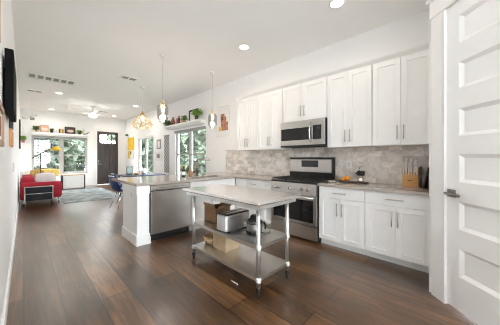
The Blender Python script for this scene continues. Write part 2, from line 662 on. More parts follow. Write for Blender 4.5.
# front door
d1 = bpy.data.objects.new('door_1', None); COL.objects.link(d1); d1['kind'] = 'structure'
dx0, dx1 = D1[0] + .03, D1[1] - .03
yd = YF + .035
leaf_ = MB()
st = .115
leaf_.box(dx0, dx0 + st, yd, yd + .05, .01, 2.57).box(dx1 - st, dx1, yd, yd + .05, .01, 2.57)
zl0, zl1 = 2.02, 2.45
leaf_.box(dx0 + st, dx1 - st, yd, yd + .05, zl1, 2.57).box(dx0 + st, dx1 - st, yd, yd + .05, 1.86, zl0)
leaf_.box(dx0 + st, dx1 - st, yd, yd + .05, .01, .26)
pw = (dx1 - dx0 - 2 * st)
leaf_.box(dx0 + st, dx1 - st, yd + .018, yd + .035, .26, 1.86)
for k in (1, 2):
    xx = dx0 + st + pw * k / 3
    leaf_.box(xx - .035, xx + .035, yd, yd + .05, .26, 1.86)
for k in (1, 2, 3):
    xx = dx0 + st + pw * k / 4
    leaf_.box(xx - .016, xx + .016, yd, yd + .05, zl0, zl1)
leaf_.box(dx0 + st, dx1 - st, yd, yd + .05, (zl0 + zl1) / 2 - .016, (zl0 + zl1) / 2 + .016)
leaf_.build('door_leaf', DOORBROWN, d1)
MB().box(dx0 + st, dx1 - st, yd + .022, yd + .026, zl0, zl1).build('pane', GLASS, d1)
MB().cyl((dx0 + .06, yd, 1.0), (dx0 + .06, yd - .05, 1.0), .02).cyl((dx0 + .06, yd - .05, 1.0), (dx0 + .17, yd - .05, 1.0), .011)\
    .cyl((dx0 + .06, yd, 1.14), (dx0 + .06, yd - .02, 1.14), .028).build('door_handle', NICKEL, d1)
struct('trim_1', MB().box(D1[0], D1[0] + .03, YF, YF + .12, 0, 2.6).box(D1[1] - .03, D1[1], YF, YF + .12, 0, 2.6)
       .box(D1[0] - .10, D1[0] + .005, YF - .02, YF, 0, 2.6).box(D1[1] - .005, D1[1] + .10, YF - .02, YF, 0, 2.6)
       .box(D1[0], D1[1], YF, YF + .12, 2.57, 2.6).box(D1[0] - .12, D1[1] + .12, YF - .025, YF, 2.595, 2.72), TRIM)

# pantry: return wall, diagonal wall with the six-panel door
PX, PY = 2.70, 0.25                 # outer corner of the diagonal wall
S2 = math.sqrt(.5)


def diag(mb, u0, u1, d0, d1, z0, z1, bev=0):
    """Box along the diagonal: u runs away from the corner towards (-X,-Y), d into the wall (towards +X,-Y)."""
    n0 = len(mb.bm.verts)
    mb.box(u0, u1, d0, d1, z0, z1, bev)
    mb.bm.verts.ensure_lookup_table()
    for v in mb.bm.verts[n0:]:
        u, d = v.co.x, v.co.y
        v.co.x = PX - S2 * u + S2 * d
        v.co.y = PY - S2 * u - S2 * d
    return mb


du0, du1 = .130, .130 + .80
pw_ = MB()
pw_.box(PX + .03, XW + .15, PY - .10, PY + .02, 0, ZC)
diag(pw_, 0, .12, .02, .14, 0, ZC)
diag(pw_, .12, du1 + .015, .02, .14, 2.625, ZC)
diag(pw_, du1 + .015, 1.17, .02, .14, 0, ZC)
pw_.box(PX - S2 * 1.17 + .014, PX - S2 * 1.17 + .12, YR - .15, PY - S2 * 1.17 - .014, 0, ZC)
struct('wall_pantry', pw_, WALL)
tr = MB()
diag(tr, 0, .125, 0, .02, 0, 2.60)
diag(tr, du1 + .01, du1 + .135, 0, .02, 0, 2.60)
diag(tr, .12, .135, .0, .10, 0, 2.62)
diag(tr, du1, du1 + .015, .0, .10, 0, 2.62)
diag(tr, .12, du1 + .015, .02, .10, 2.612, 2.625)
diag(tr, -.012, du1 + .15, -.006, .02, 2.60, 2.755)
diag(tr, -.035, du1 + .17, -.03, .02, 2.755, 2.785, .006)
struct('trim_2', tr, TRIM)
d2 = bpy.data.objects.new('door_2', None); COL.objects.link(d2); d2['kind'] = 'structure'
dl = MB()
zp = [(.30, .534), (.69, .922), (1.085, 1.317), (1.47, 1.70), (1.865, 2.09), (2.245, 2.48)]
a0, a1 = du0 + .003, du1 - .003
sw = .115
diag(dl, a0, a0 + sw, .025, .065, .012, 2.608)
diag(dl, a1 - sw, a1, .025, .065, .012, 2.608)
edges = [.012] + [z for p in zp for z in p] + [2.608]
for i in range(0, len(edges), 2):
    diag(dl, a0 + sw, a1 - sw, .025, .065, edges[i], edges[i + 1])
for (q0, q1) in zp:     # sloped sticking around a flat recessed panel
    diag(dl, a0 + sw, a1 - sw, .047, .06, q0, q1)
    t = .028
    for (A, B) in (((a0 + sw, q0), (a1 - sw, q0)), ((a1 - sw, q0), (a1 - sw, q1)), ((a1 - sw, q1), (a0 + sw, q1)), ((a0 + sw, q1), (a0 + sw, q0))):
        cx, cz = (a0 + a1) / 2, (q0 + q1) / 2
        def inn(p):
            return (p[0] + (t if p[0] < cx else -t), p[1] + (t if p[1] < cz else -t))
        vs = []
        for (p, dd) in ((A, .0255), (B, .0255), (inn(B), .0465), (inn(A), .0465)):
            vs.append(dl.bm.verts.new((PX - S2 * p[0] + S2 * dd, PY - S2 * p[0] - S2 * dd, p[1])))
        dl.bm.faces.new(vs)
dl.build('door_leaf', TRIM, d2)
hm = MB()
hz = .985


def dp(u, d, z):
    return (PX - S2 * u + S2 * d, PY - S2 * u - S2 * d, z)


diag(hm, a0 + .022, a0 + .088, .010, .026, hz - .033, hz + .033, .003)
hm.cyl(dp(a0 + .055, .015, hz), dp(a0 + .055, -.035, hz), .011)
hm.tube([dp(a0 + .05, -.035, hz), dp(a0 + .09, -.037, hz), dp(a0 + .15, -.037, hz - .004), dp(a0 + .175, -.034, hz - .006)], .013)
hm.build('door_handle', mat('dark_satin_nickel', (0.26, 0.24, 0.22), 0.3, 1.0, var=.03), d2)
lt = MB()
diag(lt, a0 - .002, a0 + .004, .03, .06, hz - .05, hz + .05)
lt.build('latch_plate', NICKEL, d2)

# baseboards
bbz, bbt = .14, .016
struct('baseboard_left', MB().box(XL, XL + bbt, YR, YF, 0, bbz, .004), TRIM)
struct('baseboard_far', MB().box(XL + bbt, D1[0] - .11, YF - bbt, YF, 0, bbz, .004).box(D1[1] + .11, XW, YF - bbt, YF, 0, bbz, .004), TRIM)
struct('baseboard_right', MB().box(XW - bbt, XW, 4.76, YF - bbt, 0, bbz, .004), TRIM)
# marble backsplash behind the worktops
struct('wall_backsplash', MB().box(XW - .012, XW, .27, 4.526, .915, 1.497), TILE)

# ------------------------------------------------------------------ kitchen cabinets
XB = XW - .62       # front of base cabinet doors
XU = XW - .34       # front of upper doors


def shaker(mb, x0, x1, z0, z1, y=0.0, t=.02, s=.062):
    mb.box(x0, x0 + s, y, y + t, z0, z1, .002, 1).box(x1 - s, x1, y, y + t, z0, z1, .002, 1)
    mb.box(x0 + s, x1 - s, y, y + t, z1 - s, z1, .002, 1).box(x0 + s, x1 - s, y, y + t, z0, z0 + s, .002, 1)
    mb.box(x0 + s, x1 - s, y + .015, y + t, z0 + s, z1 - s)
    return mb


def bar_pull(parent, p0, p1, out=.032):
    """Bar pull between two posts, local frame (front faces -Y)."""
    p0, p1 = Vector(p0), Vector(p1)
    d = (p1 - p0).normalized()
    o = Vector((0, -out, 0))
    mb = MB().cyl(p0 + o, p1 + o, .0062, 10)
    for q in (p0 + d * .02, p1 - d * .02):
        mb.cyl(q, q + o, .0052, 8)
    return mb.build('handle', NICKEL, parent)


def upper(label, ya, yb, zbot, ztop, name='upper_cabinet'):
    w = yb - ya
    root = thing(name, label, 'cabinet', (XU, (ya + yb) / 2, zbot), -PI / 2, 'wall cabinets over the worktop')
    h = ztop - zbot
    MB().box(-w / 2, w / 2, .021, .339, 0, h).build('carcass', CAB, root)
    g = .005
    for s in (-1, 1):
        x0, x1 = (-w / 2 + g, -g / 2) if s < 0 else (g / 2, w / 2 - g)
        d = shaker(MB(), x0, x1, .004, h - .004).build('door', CAB, root)
        hx = -.034 if s < 0 else .034
        bar_pull(d, (hx, 0, .075), (hx, 0, .255))
    return root


ZU, ZK = 1.452, 2.575
upper('white double-door wall cabinet at the end beside the framed rust-coloured print', 3.085, 3.72, ZU, ZK)
upper('white double-door wall cabinet just left of the microwave', 2.468, 3.079, ZU, ZK)
upper('short white double-door wall cabinet mounted above the microwave', 1.603, 2.462, 1.935, ZK)
upper('white double-door wall cabinet just right of the microwave', .952, 1.597, ZU, ZK)
upper('white double-door wall cabinet above the knife block, beside the pantry door', .285, .946, ZU, ZK)
struct('trim_3', MB().prism([(XU + .05, ZK), (XU + .012, ZK), (XU + .008, ZK + .012), (XU - .03, ZK + .052), (XU - .034, ZK + .068),
                             (XW, ZK + .068), (XW, ZK)], 'y', .275, 3.735), CAB)


def base_cab(label, ya, yb, ndoor=2, knob=False, end=None):
    w = yb - ya
    root = thing('base_cabinet', label, 'cabinet', (XB, (ya + yb) / 2, 0), -PI / 2, 'base cabinets under the worktop')
    MB().box(-w / 2, w / 2, .021, .615, .098, .874).build('carcass', CAB, root)
    tk = MB().box(-w / 2, w / 2, .085, .10, 0, .098)
    tk.build('toe_kick', WHITEPL, root)
    g = .005
    dr = MB().box(-w / 2 + g, w / 2 - g, 0, .02, .715, .868, .002, 1).build('drawer', CAB, root)
    if knob:
        MB().cyl((0, 0, .79), (0, -.02, .79), .006).sphere((0, -.025, .79), .014, 10).build('knob', NICKEL, dr)
    else:
        bar_pull(dr, (-.09, 0, .79), (.09, 0, .79))
    for k in range(ndoor):
        if ndoor == 2:
            x0, x1 = (-w / 2 + g, -g / 2) if k == 0 else (g / 2, w / 2 - g)
            hx = -.032 if k == 0 else .032
        else:
            x0, x1, hx = -w / 2 + g, w / 2 - g, w / 2 - .035
        d = shaker(MB(), x0, x1, .100, .708).build('door', CAB, root)
        bar_pull(d, (hx, 0, .47), (hx, 0, .65))
    return root


base_cab('white base cabinet with a wide drawer and two doors, just right of the stove', .960, 1.597)
base_cab('white base cabinet with a wide drawer and two doors, beside the pantry door', .285, .956)
base_cab('narrow white base cabinet with a round drawer knob, just left of the stove', 2.490, 2.724, 1, True)
base_cab('white base cabinet with a drawer pull, in the corner by the peninsula', 2.728, 3.164, 1)
tag(MB().box(XB, XW - .02, 3.166, 3.44, 0, .874).build('corner_filler', CAB),
    'plain white filler cabinet in the corner where the worktop meets the peninsula', 'cabinet')

ZT = .914
XC = XW - .66
ct = MB().box(XC, XW - .012, .272, 1.597, .874, ZT, .004)
tag(ct.build('countertop', QUARTZ), 'taupe quartz worktop between the stove and the pantry door, holding the knife block', 'worktop')
# worktop left of the stove running into the peninsula, with a sink cut-out
sx0, sx1, sy0, sy1 = 2.22, 2.95, 3.56, 3.95
PXL, PYF, PYB = 1.14, 3.424, 4.74
ct = MB().box(XC, XW - .012, 2.488, PYF, .874, ZT)
ct.box(PXL, sx0, PYF, PYB, .874, ZT).box(sx1, XW - .012, PYF, PYB, .874, ZT)
ct.box(sx0, sx1, PYF, sy0, .874, ZT).box(sx0, sx1, sy1, PYB, .874, ZT)
tag(ct.build('peninsula_countertop', QUARTZ), 'long taupe quartz peninsula top with the sink, running on to the stove', 'worktop')
sk = MB().box(sx0, sx1, sy0, sy1, .66, .672)
sk.box(sx0 - .01, sx0, sy0, sy1, .66, .873).box(sx1, sx1 + .01, sy0, sy1, .66, .873)
sk.box(sx0, sx1, sy0 - .01, sy0, .66, .873).box(sx0, sx1, sy1, sy1 + .01, .66, .873)
sroot = thing('sink', 'stainless undermount sink set in the peninsula top', 'sink')
sk.build('basin', STEELD, sroot)
MB().cyl((2.58, 3.76, .672), (2.58, 3.76, .676), .04, 18).build('drain', CHROME, sroot)
# tap
fx, fy = 2.545, 4.06
TAPM = mat('dark_brushed_tap', (0.22, 0.20, 0.18), 0.35, 1.0, var=.03)
fr_ = thing('kitchen_tap', 'tall grey pull-out tap behind the peninsula sink', 'tap', (fx, fy, ZT))
MB().cyl((0, 0, 0), (0, 0, .03), .032, 18).cyl((0, 0, .02), (0, 0, .30), .024).build('body', TAPM, fr_)
ang = math.atan2(-.55, .84)
sp = [(0, 0, .28), (0, 0, .325), (.02 * .84, -.02 * .55, .345), (.10 * .84, -.10 * .55, .345), (.25 * .84, -.25 * .55, .342), (.26 * .84, -.26 * .55, .32)]
MB().tube(sp, .019, 10).build('spout', TAPM, fr_)
MB().cyl((0, 0, .12), (.05, .02, .12), .013).cyl((.05, .02, .12), (.09, .035, .15), .007).build('lever', NICKEL, fr_)

# peninsula base
pe = thing('peninsula_end_panel', 'white panelled end post of the peninsula, left of the dishwasher', 'panel')
MB().box(1.156, 1.325, 3.435, 4.10, 0, .874).build('post', TRIM, pe)
MB().box(1.140, 1.334, 3.419, 4.116, 0, .155, .004).box(1.330, 1.343, 3.42, 3.44, 0, .10).build('base_board', TRIM, pe)
MB().box(1.143, 1.334, 3.424, 4.10, .755, .868, .003).build('cap_board', CAB, pe)
o_ = thing('outlet_plate', 'white outlet plate low on the peninsula end post, facing the living room', 'outlet', (1.156, 3.67, .735))
MB().box(-.004, 0, -.035, .035, -.057, .057, .0015, 1).build('cover_plate', WHITEPL, o_)
MB().box(-.006, -.003, -.017, .017, -.035, .035).build('socket', GREYCUSH, o_)
sc_ = thing('sink_cabinet', 'white double-door cabinet under the sink, right of the dishwasher', 'cabinet')
MB().box(2.045, 3.085, 3.465, 4.10, .114, .65).box(2.045, 3.085, 3.465, 3.52, .65, .874).box(2.045, 3.085, 4.0, 4.10, .65, .874)\
    .build('carcass', CAB, sc_)
MB().box(2.045, 3.085, 3.51, 3.53, 0, .114).build('toe_kick', CAB, sc_)
for (x0, x1, hx) in ((2.048, 2.50, 2.465), (2.504, 2.956, 2.54)):
    d = shaker(MB(), x0, x1, .118, .708, 3.444).build('door', CAB, sc_)
    bar_pull(d, (hx, 3.444, .47), (hx, 3.444, .65))
    MB().box(x0, x1, 3.444, 3.464, .715, .868, .002, 1).build('drawer_front', CAB, sc_)
dw = thing('dishwasher', 'stainless dishwasher built into the peninsula', 'dishwasher')
MB().box(1.338, 2.04, 3.475, 4.08, .10, .873).build('tub', MATTEBLACK, dw)
MB().box(1.352, 2.03, 3.436, 3.474, .115, .775, .006).build('door', STEELD, dw)
MB().box(1.352, 2.03, 3.436, 3.474, .782, .868, .006).build('control_panel', STEELD, dw)
MB().box(1.39, 1.99, 3.405, 3.425, .795, .822, .006).box(1.42, 1.45, 3.42, 3.44, .80, .818).box(1.93, 1.96, 3.42, 3.44, .80, .818).build('handle', STEELD, dw)
MB().box(1.345, 2.035, 3.51, 3.53, 0, .10).build('kick_plate', BLACK, dw)

# ------------------------------------------------------------------ stove
sw_ = .872
stv = thing('gas_stove', 'stainless gas range with black grates between the white cabinets', 'stove', (XW - .655, 2.043, 0), -PI / 2)
MB().box(-sw_ / 2, sw_ / 2, .03, .62, .03, .905).build('body', MATTEBLACK, stv)
hw = sw_ / 2 - .004
dr = MB().box(-hw, hw, 0, .035, .035, .245, .005).build('drawer', STEEL, stv)
MB().box(-hw, hw, -.004, .02, .215, .245).build('drawer_lip', STEEL, dr)
dr = MB().box(-hw, hw, -.005, .03, .255, .715, .005).build('oven_door', STEEL, stv)
MB().box(-hw + .055, hw - .055, -.0075, 0, .30, .635).build('oven_glass', BGLASS, dr)
MB().cyl((-hw + .03, -.055, .682), (hw - .03, -.055, .682), .012, 12).cyl((-hw + .06, -.055, .682), (-hw + .06, 0, .682), .009)\
    .cyl((hw - .06, -.055, .682), (hw - .06, 0, .682), .009).build('handle', STEEL, dr)
MB().prism([(-.02, .725), (.03, .725), (.06, .885), (.0, .885)], 'x', -hw, hw).build('control_panel', STEEL, stv)
for kx in (-.335, -.245, -.03, .19, .30):
    kb = MB().cyl((kx, -.008, .805), (kx, -.032, .80), .026, 18).cyl((kx, -.03, .80), (kx, -.05, .797), .019, 16).build('knob', STEELD, stv)
MB().box(-sw_ / 2, sw_ / 2, .0, .60, .885, .915, .006).build('cooktop', BLACK, stv)
for gx in (-.29, 0, .29):
    gm = MB()
    x0, x1, y0, y1 = gx - .135, gx + .135, .04, .52
    for yy in (y0, (y0 + y1) / 2, y1):
        gm.box(x0, x1, yy - .007, yy + .007, .932, .948)
    for xx in (x0, gx, x1):
        gm.box(xx - .007, xx + .007, y0, y1, .932, .950)
    for yy in ((y0 * 3 + y1) / 4, (y0 + 3 * y1) / 4):
        gm.box(x0 + .05, x1 - .05, yy - .006, yy + .006, .934, .950)
    for xx in (x0, x1):
        for yy in (y0, y1):
            gm.box(xx - .008, xx + .008, yy - .008, yy + .008, .912, .935)
    gm.build('grate', IRON, stv)
for bxx, byy in ((-.29, .16), (-.29, .40), (0, .28), (.29, .16), (.29, .40)):
    MB().cyl((bxx, byy, .914), (bxx, byy, .926), .045, 18).cyl((bxx, byy, .924), (bxx, byy, .934), .03, 16).build('burner', IRON, stv)
MB().box(-sw_ / 2, sw_ / 2, .575, .645, .90, 1.30, .004).build('backguard', BLACK, stv)
bg = MB().box(-sw_ / 2 + .012, sw_ / 2 - .035, .562, .580, 1.035, 1.262, .003).build('backguard_panel', STEEL, stv)
dsp = MB().box(-.165, .165, .557, .566, 1.125, 1.245).build('display', DISPLAY, bg)
MB().box(-.03, .02, .5555, .5575, 1.195, 1.215).build('clock_digits', DIGITS, dsp) if False else None

# microwave
mw_ = thing('microwave', 'stainless over-the-range microwave with a curved bar handle, above the stove', 'microwave', (XW - .41, 2.033, 1.478), -PI / 2)
mwid = .852
mh = .452
MB().box(-mwid / 2, mwid / 2, .03, .40, .0, mh).build('case', MATTEBLACK, mw_)
dr = MB().box(-mwid / 2, mwid / 2 - .215, 0, .03, .03, mh - .005, .004).build('door', STEEL, mw_)
MB().box(-mwid / 2 + .02, mwid / 2 - .225, -.004, .002, .115, .325).build('door_glass', BGLASS, dr)
hp = MB()
hp.tube([(mwid / 2 - .235, 0, .385), (mwid / 2 - .235, -.03, .37), (mwid / 2 - .235, -.045, .30), (mwid / 2 - .235, -.05, .23), (mwid / 2 - .235, -.045, .16),
         (mwid / 2 - .235, -.03, .09), (mwid / 2 - .235, 0, .075)], .011, 10)
hp.build('handle', CHROME, dr)
MB().box(mwid / 2 - .212, mwid / 2 - .0, 0, .03, .03, mh - .005, .004).build('control_panel', STEEL, mw_)
MB().box(mwid / 2 - .20, mwid / 2 - .055, -.004, .002, .115, .345).build('keypad', BGLASS, mw_)
MB().box(mwid / 2 - .17, mwid / 2 - .085, -.006, -.003, .305, .33).build('display', DISPLAY, mw_)
MB().box(-mwid / 2, mwid / 2, .005, .03, .0, .03).build('vent_strip', MATTEBLACK, mw_)

# ------------------------------------------------------------------ things on the worktops
kb_ = thing('knife_block', 'light bamboo knife block full of pale-handled knives, on the worktop by the pantry door', 'knife block', (3.58, .525, ZT), -PI / 2)
MB().prism([(-.055, 0), (.085, 0), (.085, .25), (.05, .25), (-.055, .155)], 'x', -.10, .07).build('block', BAMBOO, kb_)
MB().prism([(-.0565, .0), (.0865, .0), (.0865, .262), (.05, .262), (-.0565, .163)], 'x', .070, .088).build('side_board', WALNUT, kb_)
MB().box(-.045, .0, -.0575, -.0545, .075, .085).build('stamp', WALNUT, kb_)
PALEH = mat('pale_knife_handle', (0.74, 0.71, 0.66), 0.35, var=0.08)
kidx = 0
for row, (yy, zz, hh) in enumerate(((.565 - .575 - .035, .165, .10), (.0, .20, .12), (.04, .235, .13))):
    for c in range(6 if row == 0 else 3):
        kx = (-.088 + c * .0285) if row == 0 else (-.07 + c * .052)
        w = .0105 if row == 0 else .015
        # world position of the slot
        wx, wy = 3.58 + yy, .525 - kx
        nm = ['steak knife in the front row of the block, %s', 'kitchen knife in the middle row of the block, %s',
              'tall knife in the back row of the block, %s'][row]
        word = ['nearest the stove', 'second from the stove side', 'third from the stove side', 'fourth from the stove side', 'fifth from the stove side', 'nearest the pantry'][c]
        if row > 0:
            word = ['nearest the stove', 'in the middle', 'nearest the pantry'][c]
        k = thing('kitchen_knife', nm % word, 'knife', (wx, wy, ZT + zz), -PI / 2, 'knives in the bamboo block')
        MB().box(-w * .75, w * .75, -w, w, -.01, hh, .003, 1).build('handle', PALEH, k)
        MB().box(-w * .8, w * .8, -w * 1.05, w * 1.05, hh, hh + .008, .002, 1).build('end_cap', CHROME, k)

for i, (yy, hh, lab) in enumerate(((.345, .285, 'dark walnut cutting board leaning furthest into the corner by the pantry'),
                                   (.390, .265, 'dark cutting board leaning in front of the other board by the pantry'))):
    t = thing('cutting_board', lab, 'cutting board', (3.50, yy, ZT), 0, 'dark cutting boards beside the knife block')
    t.rotation_euler = (-.21 if i else -.16, 0, 0)
    t.rotation_euler = (.20, 0, 0)
    MB().box(-.16, .16, -.009, .009, .004, hh, .006).build('board', WALNUT if i == 0 else mat('charcoal_board', (0.05, 0.035, 0.025), 0.5, var=0.2), t)
    MB().cyl((-.10, -.0095, hh - .03), (-.10, .0095, hh - .03), .012, 12).build('hole_ring', MATTEBLACK, t)

tray = thing('wooden_tray', 'dark wooden serving board holding an orange and a small grinder', 'tray', (3.49, 1.23, ZT), -PI / 2 - .03)
MB().box(-.20, .19, -.06, .06, .004, .022, .005).build('board', WALNUT, tray)
MB().cyl((-.16, -.03, 0), (-.16, -.03, .006), .01).cyl((.15, .03, 0), (.15, .03, .006), .01).build('foot', MATTEBLACK, tray)
ox = thing('orange', 'large orange fruit on the dark serving board', 'fruit', (3.48, 1.325, ZT + .022), 0, 'oranges on the serving board')
MB().sphere((0, 0, .04), .042, 16, (1, 1, .95)).build('fruit', ORANGE, ox)
MB().cyl((0, 0, .078), (0, 0, .084), .005, 6).build('stem', LEAF, ox)
ox2 = copy_tree(ox)
ox2.location = (3.45, 1.378, ZT + .022)
ox2.scale = (.72, .72, .72)
ox2['label'] = 'smaller orange fruit at the stove end of the serving board'
gr = thing('coffee_grinder', 'small black and chrome hand grinder on the serving board', 'grinder', (3.50, 1.135, ZT + .022), -PI / 2)
MB().lathe([(.045, 0), (.045, .015), (.034, .03), (.034, .075), (.04, .085), (.04, .09)]).build('base', CHROME, gr)
MB().box(-.045, .045, -.042, .042, .09, .165, .012).build('hopper', BLACK, gr)
MB().tube([(-.02, 0, .165), (-.03, 0, .185), (-.005, -.01, .225), (.02, -.01, .26)], .006).build('crank', CHROME, gr)
MB().box(-.075, -.04, -.02, .02, .11, .135, .008).build('crank_knob', BLACK, gr)
sr = thing('spoon_rest', 'small white oval spoon rest on the worktop against the stove', 'spoon rest', (3.33, 1.50, ZT), .2)
MB().lathe([(.03, 0), (.05, .006), (.062, .022), (.058, .022), (.046, .010), (.001, .008)], n=20).build('dish', WHITEPL, sr)
MB().cyl((.03, 0, .02), (.13, .02, .028), .006).build('spoon_handle', OAK, sr)
sh_ = thing('pepper_shaker', 'small clear shaker on the worktop near the stove and wall', 'shaker', (3.62, 1.52, ZT))
MB().lathe([(.02, 0), (.022, .06), (.016, .07)]).build('body', mat('grey_shaker', (.45, .42, .40), .3), sh_)
MB().lathe([(.017, .07), (.017, .09), (.01, .095)]).build('cap', CHROME, sh_)
for (yy, lab) in ((1.379, 'white outlet plate on the marble tiles above the oranges'),
                  (3.30, 'small outlet plate on the marble tiles left of the stove, toward the corner')):
    o_ = thing('outlet_plate', lab, 'outlet', (XW - .012, yy, 1.18 if yy < 2 else 1.06), 0)
    MB().box(-.006, 0, -.037, .037, -.06, .06, .002, 1).build('cover_plate', WHITEPL, o_)
    MB().box(-.008, -.005, -.017, .017, -.036, .036, .002, 1).build('socket', GREYCUSH, o_)

bt = thing('dark_bottle', 'dark glass bottle with a pale label on the peninsula beside the window', 'bottle', (2.26, 4.10, ZT))
MB().lathe([(.036, 0), (.038, .01), (.038, .12), (.030, .145), (.014, .165), (.013, .215), (.015, .22)]).build('glass', mat('green_black_glass', (.015, .02, .012), .1), bt)
MB().lathe([(.0388, .03), (.0388, .10)], caps=False).build('bottle_label', PAPER, bt)
cp = thing('brown_cup', 'brown cup-shaped pot on the peninsula between bottle and tap', 'cup', (2.43, 4.11, ZT))
MB().lathe([(.032, 0), (.045, .01), (.05, .10), (.045, .10), (.040, .015), (.001, .012)]).build('cup', TERRA, cp)

# ------------------------------------------------------------------ steel work table
wt = thing('steel_work_table', 'stainless steel work table with two lower shelves on the dark wood floor', 'table', (1.76, 1.955, 0))
hx, hy = .338, .668
tp = MB()
tp.box(-hx, hx, -hy, hy, .862, .900, .014, 3)
tp.build('tabletop', TABLESTEEL, wt)
MB().box(-hx + .04, hx - .04, -hy + .04, hy - .04, .82, .863).build('underframe', GALV, wt)
lx, ly = .229, .56
for sx in (-1, 1):
    for sy in (-1, 1):
        lg = MB().cyl((sx * lx, sy * ly, .08), (sx * lx, sy * ly, .865), .021, 16).build('leg', GALV, wt)
        MB().lathe([(.0205, .085), (.0215, .08), (.0215, .045), (.015, .03), (.015, 0.0)], (sx * lx, sy * ly, 0), 14).build('foot', IRON, lg)
        MB().lathe([(.022, .475), (.0265, .468), (.0265, .432), (.022, .425)], (sx * lx, sy * ly, 0), 14).build('shelf_collar', COLLAR, lg)
        MB().lathe([(.022, .175), (.0265, .168), (.0265, .132), (.022, .125)], (sx * lx, sy * ly, 0), 14).build('shelf_collar', COLLAR, lg)
for zz in (.47, .17):
    s = MB().box(-lx - .012, lx + .012, -ly - .012, ly + .012, zz - .004, zz)
    s.box(-lx - .016, -lx - .008, -ly, ly, zz - .034, zz, .002, 1).box(lx + .008, lx + .016, -ly, ly, zz - .034, zz, .002, 1)
    s.box(-lx, lx, -ly - .016, -ly - .008, zz - .034, zz, .002, 1).box(-lx, lx, ly + .008, ly + .016, zz - .034, zz, .002, 1)
    s.build('shelf', SHELFSTEEL, wt)

zs = .471
to = thing('toaster', 'long brushed steel toaster with black top on the middle table shelf', 'toaster', (1.69, 1.925, zs), .0)
MB().box(-.18, .18, -.085, .085, .015, .195, .02, 3).build('body', STEEL, to)
MB().box(-.183, -.160, -.080, .080, .02, .185, .01).build('end_panel', mat('lit_steel_end', (.70, .72, .74), .45, .6), to)  # light falling on this end is put into its paler colour
MB().box(-.17, .175, -.078, .078, .190, .204, .006).build('top_plate', BLACK, to)
for yy in (-.035, .035):
    MB().box(-.13, .13, yy - .014, yy + .014, .2035, .207).build('bread_slot', STEELD, to)
for xx in (-.13, .13):
    MB().box(xx - .02, xx + .02, -.07, .07, 0, .018).build('foot', BLACK, to)
MB().cyl((.155, -.03, .08), (.18, -.03, .08), .016).build('dial', BLACK, to)
MB().box(.163, .185, .01, .05, .13, .145, .003).build('lever', BLACK, to)
cb = thing('cardboard_box', 'open brown cardboard box behind the toaster on the middle shelf', 'box', (1.775, 2.345, zs), .0)
w, dpt, hh, t = .115, .125, .185, .005
MB().box(-w, w, -dpt, dpt, 0, t).box(-w, -w + t, -dpt, dpt, 0, hh).box(w - t, w, -dpt, dpt, 0, hh)\
    .box(-w, w, -dpt, -dpt + t, 0, hh).box(-w, w, dpt - t, dpt, 0, hh).build('carton', KRAFT, cb)
MB().prism([(-dpt, hh), (-dpt - .06, hh + .045), (-dpt - .062, hh + .04), (-dpt, hh - .006)], 'x', -w + .01, w - .01).build('flap', KRAFT, cb)
MB().prism([(w, hh), (w + .07, hh + .03), (w + .072, hh + .025), (w, hh - .006)], 'y', -dpt + .01, dpt - .01).build('flap', KRAFT, cb)
MB().prism([(-w, hh), (-w - .02, hh + .06), (-w - .024, hh + .058), (-w, hh - .006)], 'y', -dpt + .01, dpt - .01).build('flap', KRAFT, cb)
ap = thing('food_chopper', 'small black and grey kitchen appliance next to the toaster on the middle shelf', 'appliance', (1.775, 1.675, zs), 0)
MB().lathe([(.075, .02), (.085, .03), (.088, .10), (.080, .11)], n=24).build('bowl', mat('grey_metal_bowl', (.20, .20, .20), .4, .7), ap)
MB().lathe([(.092, .108), (.092, .12), (.075, .145), (.05, .155), (.045, .185), (.03, .195)], n=24).build('lid', BLACK, ap)
MB().lathe([(.07, .0), (.075, .022)], n=24).build('base', BLACK, ap)
for a in (0.4, 2.5, 4.6):
    MB().box(-.012, .012, -.012, .012, 0, .03, .003, 1).build('foot', BLACK, ap).location = (.08 * math.cos(a), .08 * math.sin(a), 0)
MB().tube([(.085, -.02, .10), (.13, -.03, .09), (.15, -.03, .04), (.14, -.03, .012)], .010).build('handle', BLACK, ap)
MB().tube([(.0, -.08, .03), (.03, -.12, .008), (.10, -.13, .008), (.16, -.09, .008)], .006).build('power_cord', BLACK, ap)
ca = thing('pale_carton', 'pale wooden-coloured carton on the bottom table shelf', 'box', (1.775, 2.16, .171), .0)
MB().box(-.11, .11, -.125, .125, 0, .19, .002, 1).build('carton_body', PALEWOOD, ca)
MB().box(-.112, .112, -.127, .127, .15, .195, .002, 1).build('carton_lid', PALEWOOD, ca)
bk = thing('wicker_basket', 'round woven basket at the far end of the bottom table shelf', 'basket', (1.74, 2.42, .171))
MB().lathe([(.075, 0), (.095, .03), (.105, .09), (.098, .09), (.088, .03), (.001, .012)], n=28).build('bowl', WICKER, bk)
MB().tube([(.103 * math.cos(a), .103 * math.sin(a), .09 + .006 * math.sin(9 * a)) for a in [2 * PI * k / 40 for k in range(40)]], .008, 8, True).build('rim', WICKER, bk)
tg = MB().box(-.005, .0, -.045, .045, -.012, .012)
tgo = tg.build('paper_tag', PAPER)
tgo.location = (1.515, 1.71, .0135)
tgo.rotation_euler = (0, -.6, 0)
tag(tgo, 'small white paper tag lying on the floor under the edge of the steel table', 'tag')

# ------------------------------------------------------------------ ceiling fittings


def area_lamp(name, loc, size, power, col, parent=None):
    d = bpy.data.lights.new(name, 'AREA')
    d.shape = 'DISK'
    d.size = size
    d.energy = power
    d.color = col
    d.spread = PI * .9
    o = bpy.data.objects.new(name, d)
    COL.objects.link(o)
    o.location = loc
    if parent: o.parent = parent
    return o


